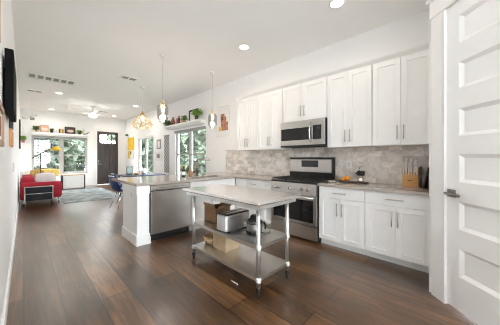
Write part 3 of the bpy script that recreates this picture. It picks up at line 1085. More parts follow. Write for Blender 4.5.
dls = [(2.765, 1.181, 'recessed ceiling light nearest the pantry door, over the right-hand wall cabinets', 'k'),
       (2.714, 2.815, 'recessed ceiling light over the gap between steel table and peninsula', 'k'),
       (.739, 8.769, 'recessed ceiling light above the sofa end of the living room', 'f'),
       (.771, 11.844, 'recessed ceiling light close to the far window wall', 'f'),
       (2.937, 8.912, 'recessed ceiling light behind the gold wire pendant', 'f'),
       (2.935, 11.745, 'recessed ceiling light just inside the front door', 'f')]
proto = None
for (x, y, lab, kind) in dls:
    if proto is None:
        proto = thing('downlight', lab, 'ceiling light', (x, y, ZC), 0, 'recessed ceiling lights')
        MB().lathe([(.075, -.002), (.10, -.002), (.102, -.006), (.098, -.011), (.078, -.010), (.075, -.004)], n=28, caps=False).build('trim_ring', WHITEPL, proto)
        MB().lathe([(.001, -.004), (.077, -.004), (.077, -.006), (.001, -.006)], n=28, caps=False).build('diffuser', LAMPW, proto)
        o = proto
    else:
        o = copy_tree(proto)
        o.location = (x, y, ZC)
        o['label'] = lab
    area_lamp('lamp', (0, 0, -.02), .14, DOWN_KITCHEN if kind == 'k' else DOWN_FAR, (1, .84, .66) if kind == 'k' else (1, .98, .95), o)

# pendants over the peninsula
for i, (x, y, lab) in enumerate(((1.846, 4.131, 'smoked glass jar pendant hanging in front of the plant shelf'),
                                 (3.019, 4.167, 'smoked glass jar pendant hanging beside the framed rust-coloured print'))):
    p = thing('pendant_light', lab, 'pendant light', (x, y, ZC), 0, 'smoked glass pendants over the peninsula')
    MB().lathe([(.06, 0), (.06, -.012), (.045, -.03), (.012, -.055)], n=20).build('canopy', WHITEPL, p)
    MB().cyl((0, 0, -.05), (0, 0, -.88), .006, 8).build('cord', GREYCUSH, p)
    MB().lathe([(.018, -.86), (.024, -.88), (.024, -.935), (.05, -.945)], n=16).build('socket', GOLD, p)
    MB().lathe([(.05, -.935), (.088, -.965), (.098, -1.0), (.098, -1.19), (.085, -1.215), (.062, -1.228), (.062, -1.275)], n=28, caps=False).build('glass_shade', SMOKE, p)
    MB().lathe([(.012, -.935), (.018, -.96), (.034, -1.03), (.030, -1.06), (.01, -1.08)], n=14).build('bulb', BULB, p)
    pl = bpy.data.lights.new('pendant_lamp', 'POINT')
    pl.energy = PENDANT_W * (1.3, .45)[i]
    pl.color = (1, .92, .82)
    pl.shadow_soft_size = .08
    po = bpy.data.objects.new('pendant_lamp', pl)
    COL.objects.link(po)
    po.parent = p
    po.location = (0, 0, -1.14)
# gold wire pendant over the dining table
p = thing('wire_pendant', 'gold geometric wire cage pendant over the dining table', 'pendant light', (2.302, 6.436, ZC))
MB().lathe([(.06, 0), (.06, -.02), (.02, -.03)], n=20).build('canopy', WHITEPL, p)
MB().cyl((0, 0, -.03), (0, 0, -.68), .005, 8).build('cord', GREYCUSH, p)
MB().cyl((0, 0, -.66), (0, 0, -.76), .022, 14).build('socket', GOLD, p)
cg = MB()
A = (0, 0, -.68)
R1, R2, z1_, z2_ = .275, .21, -1.02, -1.12
r1 = [(R1 * math.cos(PI / 3 * k + .3), R1 * math.sin(PI / 3 * k + .3), z1_) for k in range(6)]
r2 = [(R2 * math.cos(PI / 3 * k + .3 + PI / 6), R2 * math.sin(PI / 3 * k + .3 + PI / 6), z2_) for k in range(6)]
r0 = [(.16 * math.cos(PI / 3 * k + .3 + PI / 6), .16 * math.sin(PI / 3 * k + .3 + PI / 6), -.88) for k in range(6)]
for k in range(6):
    for (a, b) in ((A, r1[k]), (r1[k], r1[(k + 1) % 6]), (r1[k], r2[k]), (r1[(k + 1) % 6], r2[k]), (r2[k], r2[(k + 1) % 6]), (A, r0[k]), (r0[k], r1[k]), (r0[k], r1[(k + 1) % 6])):
        cg.cyl(a, b, .006, 6)
cg.build('wire_cage', GOLD, p)
MB().lathe([(.014, -.76), (.05, -.83), (.055, -.87), (.03, -.91), (.005, -.92)], n=16).build('bulb', BULB, p)
pl = bpy.data.lights.new('pendant_lamp', 'POINT'); pl.energy = PENDANT_W * .5; pl.color = (1, .93, .84); pl.shadow_soft_size = .06
po = bpy.data.objects.new('pendant_lamp', pl); COL.objects.link(po); po.parent = p; po.location = (0, 0, -.97)

# vents
DUCT = mat('grey_duct', (.30, .30, .30), .8)
v = thing('ceiling_vent', 'long white ceiling vent with six grey openings over the living room', 'vent', (.495, 7.34, ZC))
MB().box(-.43, .43, -.19, .19, -.004, -.001).build('backing', DUCT, v)
fm = MB().box(-.45, .45, -.21, -.16, -.014, 0).box(-.45, .45, .16, .21, -.014, 0)
for k in range(7):
    xx = -.43 + k * .1433
    fm.box(xx - .02, xx + .02, -.17, .17, -.014, 0)
fm.build('frame', WHITEPL, v)
for (x, y, w, lab) in ((1.80, 5.92, .16, 'small two-slot ceiling vent above the dining area'), (.22, 9.0, .15, 'small slotted ceiling vent left of the recessed lights'),
                       (2.33, 10.95, .16, 'small dark ceiling vent near the ceiling fan')):
    v = thing('ceiling_vent', lab, 'vent', (x, y, ZC), 0, 'small ceiling vents')
    MB().box(-w, w, -.10, .10, -.005, -.001).build('backing', DUCT, v)
    MB().box(-w - .02, w + .02, -.12, -.09, -.012, 0).box(-w - .02, w + .02, .09, .12, -.012, 0).box(-w - .02, -w + .01, -.1, .1, -.012, 0)\
        .box(w - .01, w + .02, -.1, .1, -.012, 0).box(-.015, .015, -.1, .1, -.012, 0).build('frame', WHITEPL, v)

# ceiling fan with lamp
fn = thing('ceiling_fan', 'white ceiling fan with a lit bowl in front of the front door', 'fan', (1.836, 10.147, ZC))
MB().lathe([(.07, 0), (.07, -.03), (.02, -.06)], n=18).build('canopy', WHITEPL, fn)
MB().cyl((0, 0, -.05), (0, 0, -.22), .014, 10).build('downrod', WHITEPL, fn)
MB().lathe([(.03, -.20), (.09, -.23), (.11, -.28), (.10, -.32)], n=20).build('motor', WHITEPL, fn)
MB().lathe([(.10, -.32), (.14, -.34), (.12, -.39), (.06, -.415), (.005, -.42)], n=20).build('lamp_bowl', LAMPW, fn)
for k in range(3):
    a = .5 + k * 2 * PI / 3
    b = MB().box(.10, .62, -.055, .055, -.272, -.262, .003, 1).build('blade', WHITEPL, fn)
    b.rotation_euler = (0, 0, a)
pl = bpy.data.lights.new('fan_lamp', 'POINT'); pl.energy = 5; pl.color = (1, .95, .88); pl.shadow_soft_size = .15
po = bpy.data.objects.new('fan_lamp', pl); COL.objects.link(po); po.parent = fn; po.location = (0, 0, -.60)
# hanging ornament
hg = thing('hanging_ornament', 'small grey and white ornament hanging on a cord near the far left corner', 'ornament', (.187, 10.21, ZC))
MB().cyl((0, 0, 0), (0, 0, -.55), .004, 6).build('cord', GREYCUSH, hg)
MB().tube([(-.18, 0, -.63), (-.05, 0, -.61), (0, 0, -.57), (.08, 0, -.56), (.11, 0, -.53)], .012).build('arm', NICKEL, hg)
MB().lathe([(.02, -.60), (.07, -.62), (.07, -.68), (.02, -.70)], (-.16, 0, 0), 16).build('disc', WHITEPL, hg)
MB().box(-.05, .06, -.05, .05, -.70, -.62, .01).build('block', DUCT, hg)

# ------------------------------------------------------------------ left wall


def picture_x(name, label, x, y0, y1, z0, z1, side, fmat, mats, t=.025, fw=.03, group=None, cat='picture', inner=None):
    """Framed picture on a wall X=x; side=+1 faces +X, -1 faces -X. mats: list of (u0,u1,v0,v1,mat) patches in 0..1."""
    r = thing(name, label, cat, (x, (y0 + y1) / 2, z0), 0, group)
    w, h = (y1 - y0) / 2, z1 - z0
    s = side

    def bx(mb, d0, d1, a, b, c, d, bev=0):
        lo, hi = sorted((s * d0, s * d1))
        mb.box(lo, hi, a, b, c, d, bev)
    m = MB()
    bx(m, 0, t, -w, -w + fw, 0, h); bx(m, 0, t, w - fw, w, 0, h)
    bx(m, 0, t, -w + fw, w - fw, 0, fw); bx(m, 0, t, -w + fw, w - fw, h - fw, h)
    m.build('frame', fmat, r)
    m = MB(); bx(m, 0, t * .5, -w + fw, w - fw, fw, h - fw); m.build('print', inner or PAPER, r)
    for i, (u0, u1, v0, v1, mm) in enumerate(mats):
        m = MB(); bx(m, t * .5, t * .5 + .002, -w + u0 * 2 * w, -w + u1 * 2 * w, v0 * h, v1 * h); m.build('print_shape', mm, r)
    return r


picture_x('gold_picture', 'large gold framed picture on the left wall nearest the camera', XL, 1.35, 1.92, 1.95, 2.70, 1, GOLDFR, [(.3, .7, .3, .7, GREYART)], .018, .035)
picture_x('wooden_picture', 'brown wooden framed picture on the left wall under the black television', XL, 1.55, 2.16, 1.36, 1.60, 1, FRAMEWOOD, [(.2, .8, .25, .75, RUSTART)], .022, .03)
tv = thing('television', 'black flat television mounted on the left wall', 'television', (XL, 2.40, 1.645))
MB().box(.012, .058, 0, .85, 0, .445, .004).build('screen_body', TVBLACK, tv)
MB().box(.056, .0595, .02, .83, .02, .425).build('screen', TVBLACK, tv)
MB().box(0, .014, .2, .65, .1, .35).build('wall_mount', TVBLACK, tv)
hb = thing('wooden_wall_hanging', 'orange-brown wooden board hanging on the left wall beyond the television', 'wall decoration', (XL, 3.75, 1.42))
MB().box(.0, .022, -.30, .28, 0, .18, .004).build('board', ORANGEWOOD, hb)
MB().box(.0, .030, -.32, -.10, .18, .27, .006).build('bracket', BLACK, hb)
s_ = thing('light_switch', 'white light switch plate on the left wall', 'switch', (XL, 4.9, 1.15))
MB().box(0, .008, -.10, .10, -.065, .065, .002, 1).build('plate', GREYCUSH, s_)
MB().box(.008, .012, -.06, -.02, -.03, .03).build('rocker', WHITEPL, s_)
MB().box(.008, .012, .02, .06, -.03, .03).build('rocker', WHITEPL, s_)
picture_x('dark_picture', 'tall dark framed picture at the far end of the left wall', XL, 10.2, 11.0, 1.60, 2.52, 1, MATTEBLACK, [(.2, .8, .2, .8, GREYART)], .035, .04)

# ------------------------------------------------------------------ far wall: shelf and what stands on it


def plant(name, label, loc, pr, ph, lr, lh, n, leafm, potm, group=None, droop=.25, seed=1, lw=.35, trail=0.0, up=0.4):
    rnd = random.Random(seed)
    r = thing(name, label, 'plant', loc, 0, group)
    MB().lathe([(pr * .75, 0), (pr, ph), (pr * .88, ph), (pr * .86, ph * .85), (.001, ph * .85)], n=16).build('pot', potm, r)
    f = MB()
    for _ in range(n):
        a = rnd.uniform(0, 2 * PI)
        el = rnd.uniform(-.2 - trail, 1.3)
        d = (math.cos(a) * math.cos(el), math.sin(a) * math.cos(el), math.sin(el) + up)
        st = Vector((rnd.uniform(-.5, .5) * lr, rnd.uniform(-.5, .5) * lr, ph * .9 + rnd.uniform(0.02, .55) * lh - trail * rnd.random() * lh))
        L = rnd.uniform(.35, .6) * max(lr, lh * .8)
        f.leaf(st, d, L, L * lw, droop)
    f.build('foliage', leafm, r)
    return r


shx0, shx1 = .20, 2.09
ys = YF - .14
fs = thing('picture_ledge', 'long white shelf over the far living room window', 'shelf', (0, 0, 2.225))
MB().box(shx0, shx1, YF - .25, YF, .045, .125, .006).build('shelf_board', TRIM, fs)
MB().box(shx0 + .02, shx1 - .02, YF - .14, YF, 0, .045, .004).build('support_rail', TRIM, fs)
zsft = 2.35
plant('potted_topiary', 'bushy dark green potted plant at the left end of the far shelf', (.35, ys, zsft), .05, .09, .15, .22, 150, LEAF, TERRA, 'plants on the far shelf', seed=3, lw=.6)
plant('potted_succulent', 'small dark green potted plant between the two frames on the far shelf', (.82, ys, zsft), .055, .07, .10, .16, 110, LEAF, MATTEBLACK, 'plants on the far shelf', seed=4, lw=.6)
plant('trailing_plant', 'green trailing plant right of the dark frame on the far shelf', (1.77, ys, zsft), .06, .07, .17, .16, 160, LEAFL, MATTEBLACK, 'plants on the far shelf', seed=5, lw=.5)


def frame_far(name, label, x0, x1, z0, z1, fm, patches, group=None, lean=.08):
    r = thing(name, label, 'picture', ((x0 + x1) / 2, YF - .10, z0), 0, group)
    r.rotation_euler = (-lean, 0, 0)
    w, h = (x1 - x0) / 2, z1 - z0
    fw = .03
    MB().box(-w, -w + fw, -.015, .01, 0, h).box(w - fw, w, -.015, .01, 0, h).box(-w + fw, w - fw, -.015, .01, 0, fw).box(-w + fw, w - fw, -.015, .01, h - fw, h).build('frame', fm, r)
    MB().box(-w + fw, w - fw, -.008, .006, fw, h - fw).build('print', patches[0], r)
    if len(patches) > 1:
        MB().sphere((.01, -.008, h * .42), h * .26, 12, (1.5, .08, .8)).build('print_shape', patches[1], r)
    return r


frame_far('blush_picture', 'wide blush pink picture in a light wood frame on the far shelf', .47, .73, zsft, 2.66, OAK, [PINKART, mat('pale_pink', (.72, .55, .47), .9)], 'pictures on the far shelf')
frame_far('dark_picture', 'dark framed picture with a pale shape on the far shelf', 1.25, 1.62, zsft, 2.66, MATTEBLACK, [mat('deep_brown_print', (.08, .06, .05), .8, var=.4), mat('pale_pink', (.72, .55, .47), .9)], 'pictures on the far shelf')
for (x, w, h, m_, lab) in ((.97, .03, .10, GREYCUSH, 'tiny pale figurine beside the small dark plant'), (1.07, .028, .19, MATTEBLACK, 'thin black book standing on the far shelf'),
                           (1.12, .04, .19, YELLOW, 'yellow book standing on the far shelf'), (1.185, .03, .18, FRAMEWOOD, 'brown book next to the yellow book on the far shelf')):
    if 'figurine' in lab:
        f = thing('figurine', lab, 'figurine', (x, ys, zsft))
        MB().lathe([(.03, 0), (.022, .03), (.014, .07), (.02, .085), (.016, .11), (.004, .12)], n=12).build('body', m_, f)
    else:
        f = thing('book', lab, 'book', (x, ys, zsft), 0, 'books on the far shelf')
        MB().box(-w * .5, -w * .5 + .004, -.06, .06, 0, h).box(w * .5 - .004, w * .5, -.06, .06, 0, h).box(-w * .5, w * .5, -.064, -.06, 0, h).build('cover', m_, f)
        MB().box(-w * .5 + .004, w * .5 - .004, -.058, .055, .004, h - .006).build('pages', PAPER, f)
tw = thing('driftwood_branch', 'dark curved branch at the right end of the far shelf', 'ornament', (1.97, ys, zsft))
MB().tube([(-.08, 0, .02), (0, 0, .018), (.06, 0, .05), (.10, 0, .10), (.16, 0, .11)], .02, 8).build('branch', WALNUT, tw)
MB().tube([(-.04, 0, .02), (-.05, .02, .16), (-.09, .02, .30)], .006, 6).tube([(-.05, .02, .16), (.0, .02, .26)], .005, 6).build('twig', GREYART, tw)
# hanging plant in the far left corner
hp_ = plant('hanging_plant', 'green plant in a pink pot hanging at the far left corner by the window', (-.02, YF - .16, 1.90), .06, .09, .13, .24, 160, LEAFL, mat('pink_pot', (.55, .22, .25), .6), seed=8, lw=.5)
MB().tube([(-.055, 0, .09), (0, 0, .55), (.055, 0, .09)], .004, 6).tube([(0, 0, .55), (0, .155, .60)], .005, 6).build('hanger', GREYART, hp_)

# ------------------------------------------------------------------ living room furniture
so = thing('red_sofa', 'red upholstered sofa seen from its end against the left wall', 'sofa', (.35, 9.35, 0))
ax0, ax1 = -.42, .42
MB().pad(ax0, ax1, -.98, -.80, .17, .62, .02).build('armrest', RED, so)
MB().pad(ax0, ax1, .80, .98, .17, .62, .02).build('armrest', RED, so)
MB().box(ax0, ax1, -.81, .81, .15, .32, .02).build('seat_base', RED, so)
MB().box(ax0, ax0 + .16, -.81, .81, .30, .66, .03).build('back', RED, so)
for yy in (-.40, .40):
    MB().pad(ax0 + .15, ax1, yy - .395, yy + .395, .31, .45, .04).build('seat_cushion', RED, so)
    MB().pad(ax0 + .03, ax0 + .27, yy - .385, yy + .385, .44, .76, .05).build('back_cushion', RED, so)
for sx in (ax0 + .08, ax1 - .06):
    for yy in (-.9, .9):
        MB().cyl((sx, yy, 0), (sx, yy, .17), .018, 10).build('leg', CHROME, so)
pc = MB().pad(-.20, .20, -.06, .06, 0, .32, .2).build('cushion', GREYCUSH)
pc.location = (.44, 8.84, .51)
pc.rotation_euler = (0, 0, .05)
tag(pc, 'pale grey scatter cushion on the red sofa behind its armrest', 'cushion')

lc = thing('black_lounge_chair', 'low black leather chair with chrome frame in front of the red sofa', 'chair', (.28, 8.02, 0), .0)
for i, zz in enumerate((.29, .46)):
    prof = []
    q = MB()
    pts = []
    for k in range(9):
        a = -1 + k / 4
        pts.append((a * .255, -.06 - .05 * (1 - a * a)))
    poly = pts + [(x, y + .035) for x, y in pts[::-1]]
    q.prism(poly, 'z', zz - .085, zz + .075)
    q.build('back_band', BLKLEATHER, lc)
MB().tube([(-.265, -.06, .545)] + [((-1 + k / 4) * .265, -.065 - .05 * (1 - (-1 + k / 4) ** 2), .545) for k in range(9)], .011).build('top_rail', NICKEL, lc)
MB().tube([((-1 + k / 4) * .265, -.072 - .05 * (1 - (-1 + k / 4) ** 2), .372) for k in range(9)], .009).build('middle_rail', NICKEL, lc)
MB().pad(-.27, .27, -.06, .12, .19, .25, .05).build('seat', BLKLEATHER, lc)
for (sx, yy) in ((-.265, -.065), (.265, -.065), (-.27, .13), (.27, .13)):
    top = .55 if yy < 0 else .22
    MB().tube([(sx, yy, top), (sx, yy, .20), (sx * .9, yy * .9, .0)], .012).build('leg', NICKEL if sx < 0 or yy < 0 else BLACK, lc)

rg = MB().box(.79, 2.36, 8.10, 11.45, .0, .012, .004)
tag(rg.build('rug', RUG), 'faded pale blue-grey rug on the living room floor', 'rug')

db = thing('white_daybed', 'low white upholstered daybed under the far window', 'daybed', (.50, 11.95, 0))
MB().pad(-.50, .52, -.40, .55, .12, .52, .02).build('mattress_base', LINEN, db)
MB().pad(-.50, .52, .38, .57, .50, .80, .03).build('back', LINEN, db)
for sx in (-.45, .46):
    for yy in (-.33, .5):
        MB().cyl((sx, yy, 0), (sx, yy, .14), .02, 8).build('leg', OAK, db)
th_ = MB().pad(-.34, .34, -.10, .14, 0, .28, .15).build('throw_pillow', YTHROW)
th_.location = (.66, 12.02, .555)
th_.rotation_euler = (0, 0, 0)
tag(th_, 'long mustard yellow pillow on the white daybed', 'pillow')
th_ = MB().pad(-.18, .18, -.06, .08, 0, .28, .15).build('throw_pillow', mat('brown_yellow_pattern', (.42, .26, .08), .9, var=.6, scale=14))
th_.location = (.36, 11.72, .555)
th_.rotation_euler = (0, 0, .1)
tag(th_, 'patterned brown and yellow pillow at the lamp end of the daybed', 'pillow')

cs = thing('white_console', 'small white cabinet with oak top and black frame under the far window', 'cabinet', (1.47, 12.05, 0))
MB().box(-.36, .34, -.28, .18, .02, .565).build('body', WHITEPL, cs)
MB().box(-.38, .38, -.30, .20, .565, .60, .004).build('top', OAK, cs)
MB().box(.35, .38, -.30, .20, 0, .565).box(-.38, -.355, -.30, .20, 0, .565).build('side_frame', MATTEBLACK, cs)
MB().box(-.34, .33, -.292, -.28, .31, .54, .003).build('drawer', WHITEPL, cs)
MB().box(-.34, .33, -.292, -.28, .05, .295, .003).build('drawer', WHITEPL, cs)

al = thing('arc_floor_lamp', 'black jointed floor lamp with a yellow dome shade by the far window', 'floor lamp', (.395, 10.72, 0))
MB().lathe([(.14, 0), (.14, .02), (.02, .03)], n=20).build('base', BLACK, al)
MB().cyl((0, 0, .02), (.02, 0, 1.46), .013, 8).build('pole', BLACK, al)
MB().cyl((-.17, 0, 1.30), (.37, 0, 1.69), .011, 8).build('arm', BLACK, al)
MB().cyl((-.20, 0, 1.28), (-.12, 0, 1.335), .02, 8).build('counterweight', BLACK, al)
MB().lathe([(.02, 1.72), (.05, 1.70), (.125, 1.64), (.15, 1.56), (.145, 1.56), (.115, 1.63), (.04, 1.685)], (.43, 0, 0), 20, False).build('shade', YELLOW, al)
MB().cyl((.37, 0, 1.69), (.43, 0, 1.72), .012, 8).build('joint', BLACK, al)

# ------------------------------------------------------------------ dining area
dt = thing('dark_desk', 'dark navy table by the dining window beyond the peninsula', 'table', (2.55, 7.35, 0))
MB().box(-.52, .62, -.50, .50, .735, .775, .004).build('tabletop', NAVY, dt)
for sx in (-.46, .56):
    for sy in (-.44, .44):
        MB().box(sx - .025, sx + .025, sy - .025, sy + .025, 0, .735).build('leg', NAVY, dt)
mo = thing('green_screen', 'grey-green rectangular screen standing on the dark table', 'screen', (2.28, 7.45, .775), .35)
MB().box(-.10, .10, -.012, .012, .02, .25, .004).build('panel', GREENGREY, mo)
MB().box(-.11, .11, -.016, -.010, .01, .26).build('bezel', mat('dark_green_bezel', (.04, .06, .055), .5), mo)
MB().box(-.085, .085, -.018, -.014, .035, .235).build('glass', GREENGREY, mo)
MB().box(-.06, .06, -.05, .05, 0, .02).build('stand', BLACK, mo)
bw = thing('wooden_bowl', 'shallow wooden bowl on the dark table beside the screen', 'bowl', (2.44, 7.25, .775))
MB().lathe([(.04, 0), (.09, .03), (.11, .06), (.10, .06), (.08, .035), (.001, .012)], n=20).build('bowl', OAK, bw)
vb = thing('white_vase', 'white round vase on the dark table in front of the window', 'vase', (2.70, 7.40, .775))
MB().lathe([(.05, 0), (.09, .05), (.08, .12), (.04, .16), (.045, .18)], n=18).build('body', WHITEPL, vb)


def shell_chair(label, loc, rz, shm, lip):
    r = thing('shell_chair', label, 'chair', loc, rz, 'blue shell chairs')
    # moulded shell: rows from front lip over the seat to the back top
    rows = [(.24, .43, .22), (.20, .455, .225), (.08, .43, .225), (-.06, .415, .22), (-.16, .44, .22), (-.215, .52, .225), (-.245, .62, .23), (-.27, .72, .215), (-.285, .80, .18), (-.29, .83, .13)]
    mb = MB()
    grid = []
    for (y, z, w) in rows:
        line = []
        for k in range(9):
            a = -1 + k / 4
            lift = .07 * abs(a) ** 2.4
            fwd = .05 * abs(a) ** 2 if z > .5 else 0
            line.append(mb.bm.verts.new((a * w, y + fwd, z + (lift if z < .55 else lift * .2))))
        grid.append(line)
    for A_, B_ in zip(grid, grid[1:]):
        for k in range(8):
            f = mb.bm.faces.new((A_[k], A_[k + 1], B_[k + 1], B_[k])); f.smooth = True
    o = mb.build('shell', shm, r)
    sol = o.modifiers.new('thickness', 'SOLIDIFY'); sol.thickness = .012
    MB().tube([(a * .13, -.285 + .05 * (a * .6) ** 2, .835) for a in (-1, -.5, 0, .5, 1)], .012, 8).build('pale_rim', lip, r)
    for (sx, sy) in ((-1, -1), (1, -1), (-1, 1), (1, 1)):
        MB().tube([(sx * .09, sy * .08, .41), (sx * .20, sy * .21, 0)], .009, 8).build('leg', CHROME, r)
    MB().tube([(-.16, .165, .14), (.12, -.11, .30), (0, 0, .37)], .006, 6).tube([(.16, .165, .14), (-.12, -.11, .30)], .006, 6).build('brace', CHROME, r)
    return r


shell_chair('blue moulded shell chair with chrome legs tucked at the back of the peninsula', (1.785, 6.40, 0), -1.35, BLUESH, PALESH)
shell_chair('blue moulded shell chair on the far side of the dark table', (2.05, 7.30, 0), -1.57, BLUESH, PALESH)

# ------------------------------------------------------------------ right wall art and shelf
pp = picture_x('framed_print', 'white framed print of rust-coloured shapes, left of the wall cabinets', XW, 4.35, 4.91, 1.855, 2.655, -1, mat('pale_frame', (.72, .71, .70), .5), [], .025, .018)
sa = MB()
sa.box(-.016, -.0125, -.13, .09, .16, .52).box(-.0165, -.0125, -.20, -.05, .16, .38).box(-.017, -.0125, -.06, .10, .40, .60)
sa.build('print_shape', mat('rust_collage', (.42, .20, .14), .9, var=.55, scale=16), pp)
MB().box(-.018, -.0125, .06, .18, .15, .26).build('print_shape', mat('ochre_patch', (.72, .48, .16), .9), pp)
MB().box(-.019, -.0125, .00, .06, .43, .52).build('print_shape', WALNUT, pp)

rs = thing('plant_shelf', 'white wall shelf with plants over the window by the peninsula', 'shelf', (0, 0, 2.29))
MB().prism([(XW, 0), (XW - .12, 0), (XW - .14, .03), (XW - .20, .055), (XW - .24, .065), (XW - .24, .11), (XW, .11)], 'y', 5.49, 7.67).build('shelf_board', TRIM, rs)
zr, xr = 2.40, XW - .12
plant('trailing_plant', 'dark trailing plant drooping over the left end of the right-hand shelf', (xr - .03, 7.55, zr), .055, .09, .22, .24, 170, LEAF, WALNUT, 'plants on the window shelf', seed=11, lw=.5, trail=.5)
plant('leafy_plant', 'small blue-green plant in the middle of the right-hand shelf', (xr, 6.46, zr), .05, .08, .14, .22, 120, LEAF, TERRA, 'plants on the window shelf', seed=12, lw=.3)
plant('leafy_plant', 'bushy bright green plant at the right end of the right-hand shelf', (xr - .07, 5.64, zr), .06, .10, .19, .28, 220, LEAFL, WALNUT, 'plants on the window shelf', seed=13, lw=.4)
for (y, w, h, m_, nm, lab) in ((7.24, .07, .28, RUSTART, 'dark_vase', 'dark brown vase beside the drooping plant on the window shelf'),
                               (6.95, .05, .22, PINKART, 'pink_vase', 'pink vase on the window shelf'),
                               (6.81, .055, .27, mat('plum_glaze', (.10, .03, .05), .4), 'plum_vase', 'dark plum vase next to the pink vase on the window shelf'),
                               (6.66, .045, .20, mat('peach_glaze', (.75, .48, .36), .5), 'peach_vase', 'peach-coloured vase near the middle of the window shelf')):
    f = thing(nm, lab, 'vase', (xr, y, zr))
    MB().lathe([(w * .7, 0), (w, h * .35), (w * .75, h * .7), (w * .4, h * .85), (w * .5, h)], n=16).build('body', m_, f)
    MB().lathe([(w * .5, h - .004), (w * .55, h + .004), (w * .42, h + .006)], n=16).build('rim', m_, f)
fr3 = thing('black_picture', 'black picture frame leaning behind the bright green plant', 'picture', (XW - .002, 6.05, zr + .003), 0)
fr3.rotation_euler = (0, .02, 0)
MB().box(-.055, -.03, -.25, -.20, 0, .38).box(-.055, -.03, .20, .25, 0, .38).box(-.055, -.03, -.2, .2, .33, .38).box(-.055, -.03, -.2, .2, 0, .04).build('frame', MATTEBLACK, fr3)
MB().box(-.042, -.032, -.2, .2, .04, .33).build('print', PAPER, fr3)

tx = thing('woven_wall_hanging', 'tall narrow grey patterned textile hanging between the two right-hand windows', 'wall hanging', (XW, 7.95, .75))
MB().box(-.018, -.010, -.19, .19, 0, 1.36).build('textile', TEXTILE, tx)
MB().cyl((-.018, -.23, 1.37), (-.018, .23, 1.37), .014, 8).build('rod', GREYART, tx)
MB().box(-.020, 0, -.008, .008, 1.36, 1.40).build('hook', GREYART, tx)
picture_x('small_picture', 'small dark-edged rounded picture above the other frame by the woven hanging', XW, 8.46, 8.80, 1.64, 2.01, -1, mat('grey_frame', (.25, .24, .24), .5), [], .025, .05)
picture_x('small_picture', 'small white picture with a grey print beside the woven hanging', XW, 8.30, 9.0, 1.18, 1.54, -1, PAPER, [(.35, .75, .3, .75, GREYART)], .02, .03)
picture_x('yellow_art', 'plain mustard yellow panel on the wall beside the front door', XW, 11.46, 12.30, 1.68, 2.29, -1, YELLOW, [], .03, .03, inner=YELLOW)
picture_x('white_art', 'white and mustard picture hanging under the yellow panel', XW, 11.46, 12.30, 1.265, 1.655, -1, PAPER, [(.62, .98, .05, .95, YELLOW), (.40, .60, .5, .9, RUSTART)], .025, .02)
wp = plant('wall_plant', 'small dark plant in a white wall pot above the yellow panel', (XW - .09, 12.2, 2.26), .05, .12, .12, .16, 80, LEAF, WHITEPL, seed=21, lw=.6)
MB().box(.04, .09, -.02, .02, .03, .10).build('bracket', WHITEPL, wp)

# ------------------------------------------------------------------ outdoors
tag(MB().box(-14, 26, -16, 34, -.6, -.3).build('outside_ground', LAWN), 'green lawn outside the windows', 'lawn', None, 'structure')
tag(MB().box(-5, 9, YR - 9, YR - .16, -.3, -.03).build('outside_bounce_patio', mat('pale_concrete', (.72, .70, .67), .9)), 'unseen pale concrete patio added behind the kitchen to bounce daylight', 'patio', None, 'structure')  # unseen slab, added and kept pale to bounce daylight up to the ceiling
tag(MB().box(-1.2, 4.6, YF + .16, YF + 2.6, -.3, -.03).build('outside_deck', DECK), 'grey deck outside the front door', 'deck', None, 'structure')
rl = thing('deck_railing', 'dark deck railing with thin balusters outside the far window', 'railing', (0, YF + 2.4, 0))
MB().box(.6, 4.5, -.04, .04, .86, .91).box(.6, 4.5, -.025, .025, .08, .13).build('rail', MATTEBLACK, rl)
for k in range(26):
    xx = .68 + k * .15
    MB().box(xx - .012, xx + .012, -.012, .012, .10, .88).build('baluster', MATTEBLACK, rl)
for xx in (.6, 2.55, 4.5):
    MB().box(xx - .045, xx + .045, -.045, .045, -.03, .96).build('post', MATTEBLACK, rl)


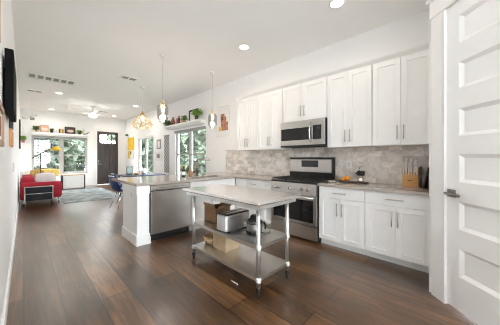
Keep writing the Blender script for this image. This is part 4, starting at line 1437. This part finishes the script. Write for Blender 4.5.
def tree_mesh(seed, n):
    rnd = random.Random(seed)
    f = MB()
    blobs = [(Vector((rnd.uniform(-1.1, 1.1), rnd.uniform(-1.1, 1.1), rnd.uniform(1.0, 4.6))), rnd.uniform(.6, 1.1)) for _ in range(20)]
    for _ in range(n):
        c, r = rnd.choice(blobs)
        d = Vector((rnd.gauss(0, 1), rnd.gauss(0, 1), rnd.gauss(0, 1))).normalized()
        p = c + d * r * rnd.uniform(.75, 1.05)
        q = Vector((rnd.gauss(0, 1), rnd.gauss(0, 1), rnd.gauss(0, .6)))
        L = rnd.uniform(.30, .58)
        f.leaf(p, q, L, L * .6, .2)
    return f


def tree(label, loc, seed, m, s=1.0):
    r = thing('tree', label, 'tree', loc, seed * 1.3, 'trees outside the windows')
    tree_mesh(seed, 9000).build('crown', m, r)
    MB().tube([(0, 0, 0), (.04, .03, .9), (0, .02, 2.2), (.05, 0, 3.4)], .11, 8).build('trunk', BARK, r)
    r.scale = (s, s, s)
    return r


for (lab, loc, sd, m, s) in (
        ('pale green tree outside the left half of the far window', (.1, 17.2, -.3), 31, TREEL, 1.0),
        ('deep green tree further back outside the right half of the far window', (2.0, 21.8, -.3), 33, TREED, 1.0),
        ('tall pale tree far behind the others outside the far window', (2.2, 27.4, -.3), 39, TREEL, 1.2),
        ('dim green tree at the left edge of the far window, behind the nearest tree', (-2.6, 22.5, -.3), 32, TREEL, 1.0),
        ('large distant tree filling the left of the far window, behind all others', (-3.4, 33.0, -.3), 41, TREEL, 1.6),
        ('large distant tree filling the right of the far window, behind all others', (4.4, 37.5, -.3), 42, TREEL, 1.6),
        ('large distant tree behind the trees of the peninsula window', (17.5, 26.5, -.3), 43, TREEL, 1.6),
        ('large distant tree behind the tree of the dining window', (10.6, 33.0, -.3), 44, TREEL, 1.6),
        ('green tree outside the right pane of the peninsula window', (7.4, 10.3, -.3), 35, TREEL, 1.0),
        ('deep green tree outside the left pane of the peninsula window', (7.6, 15.3, -.3), 36, TREED, 1.0),
        ('tall green tree further off between the two nearer trees of the peninsula window', (12.2, 18.6, -.3), 37, TREEL, 1.15),
        ('green tree outside the dining window', (8.0, 20.8, -.3), 38, TREEL, 1.0)):
    tree(lab, loc, sd, m, s)
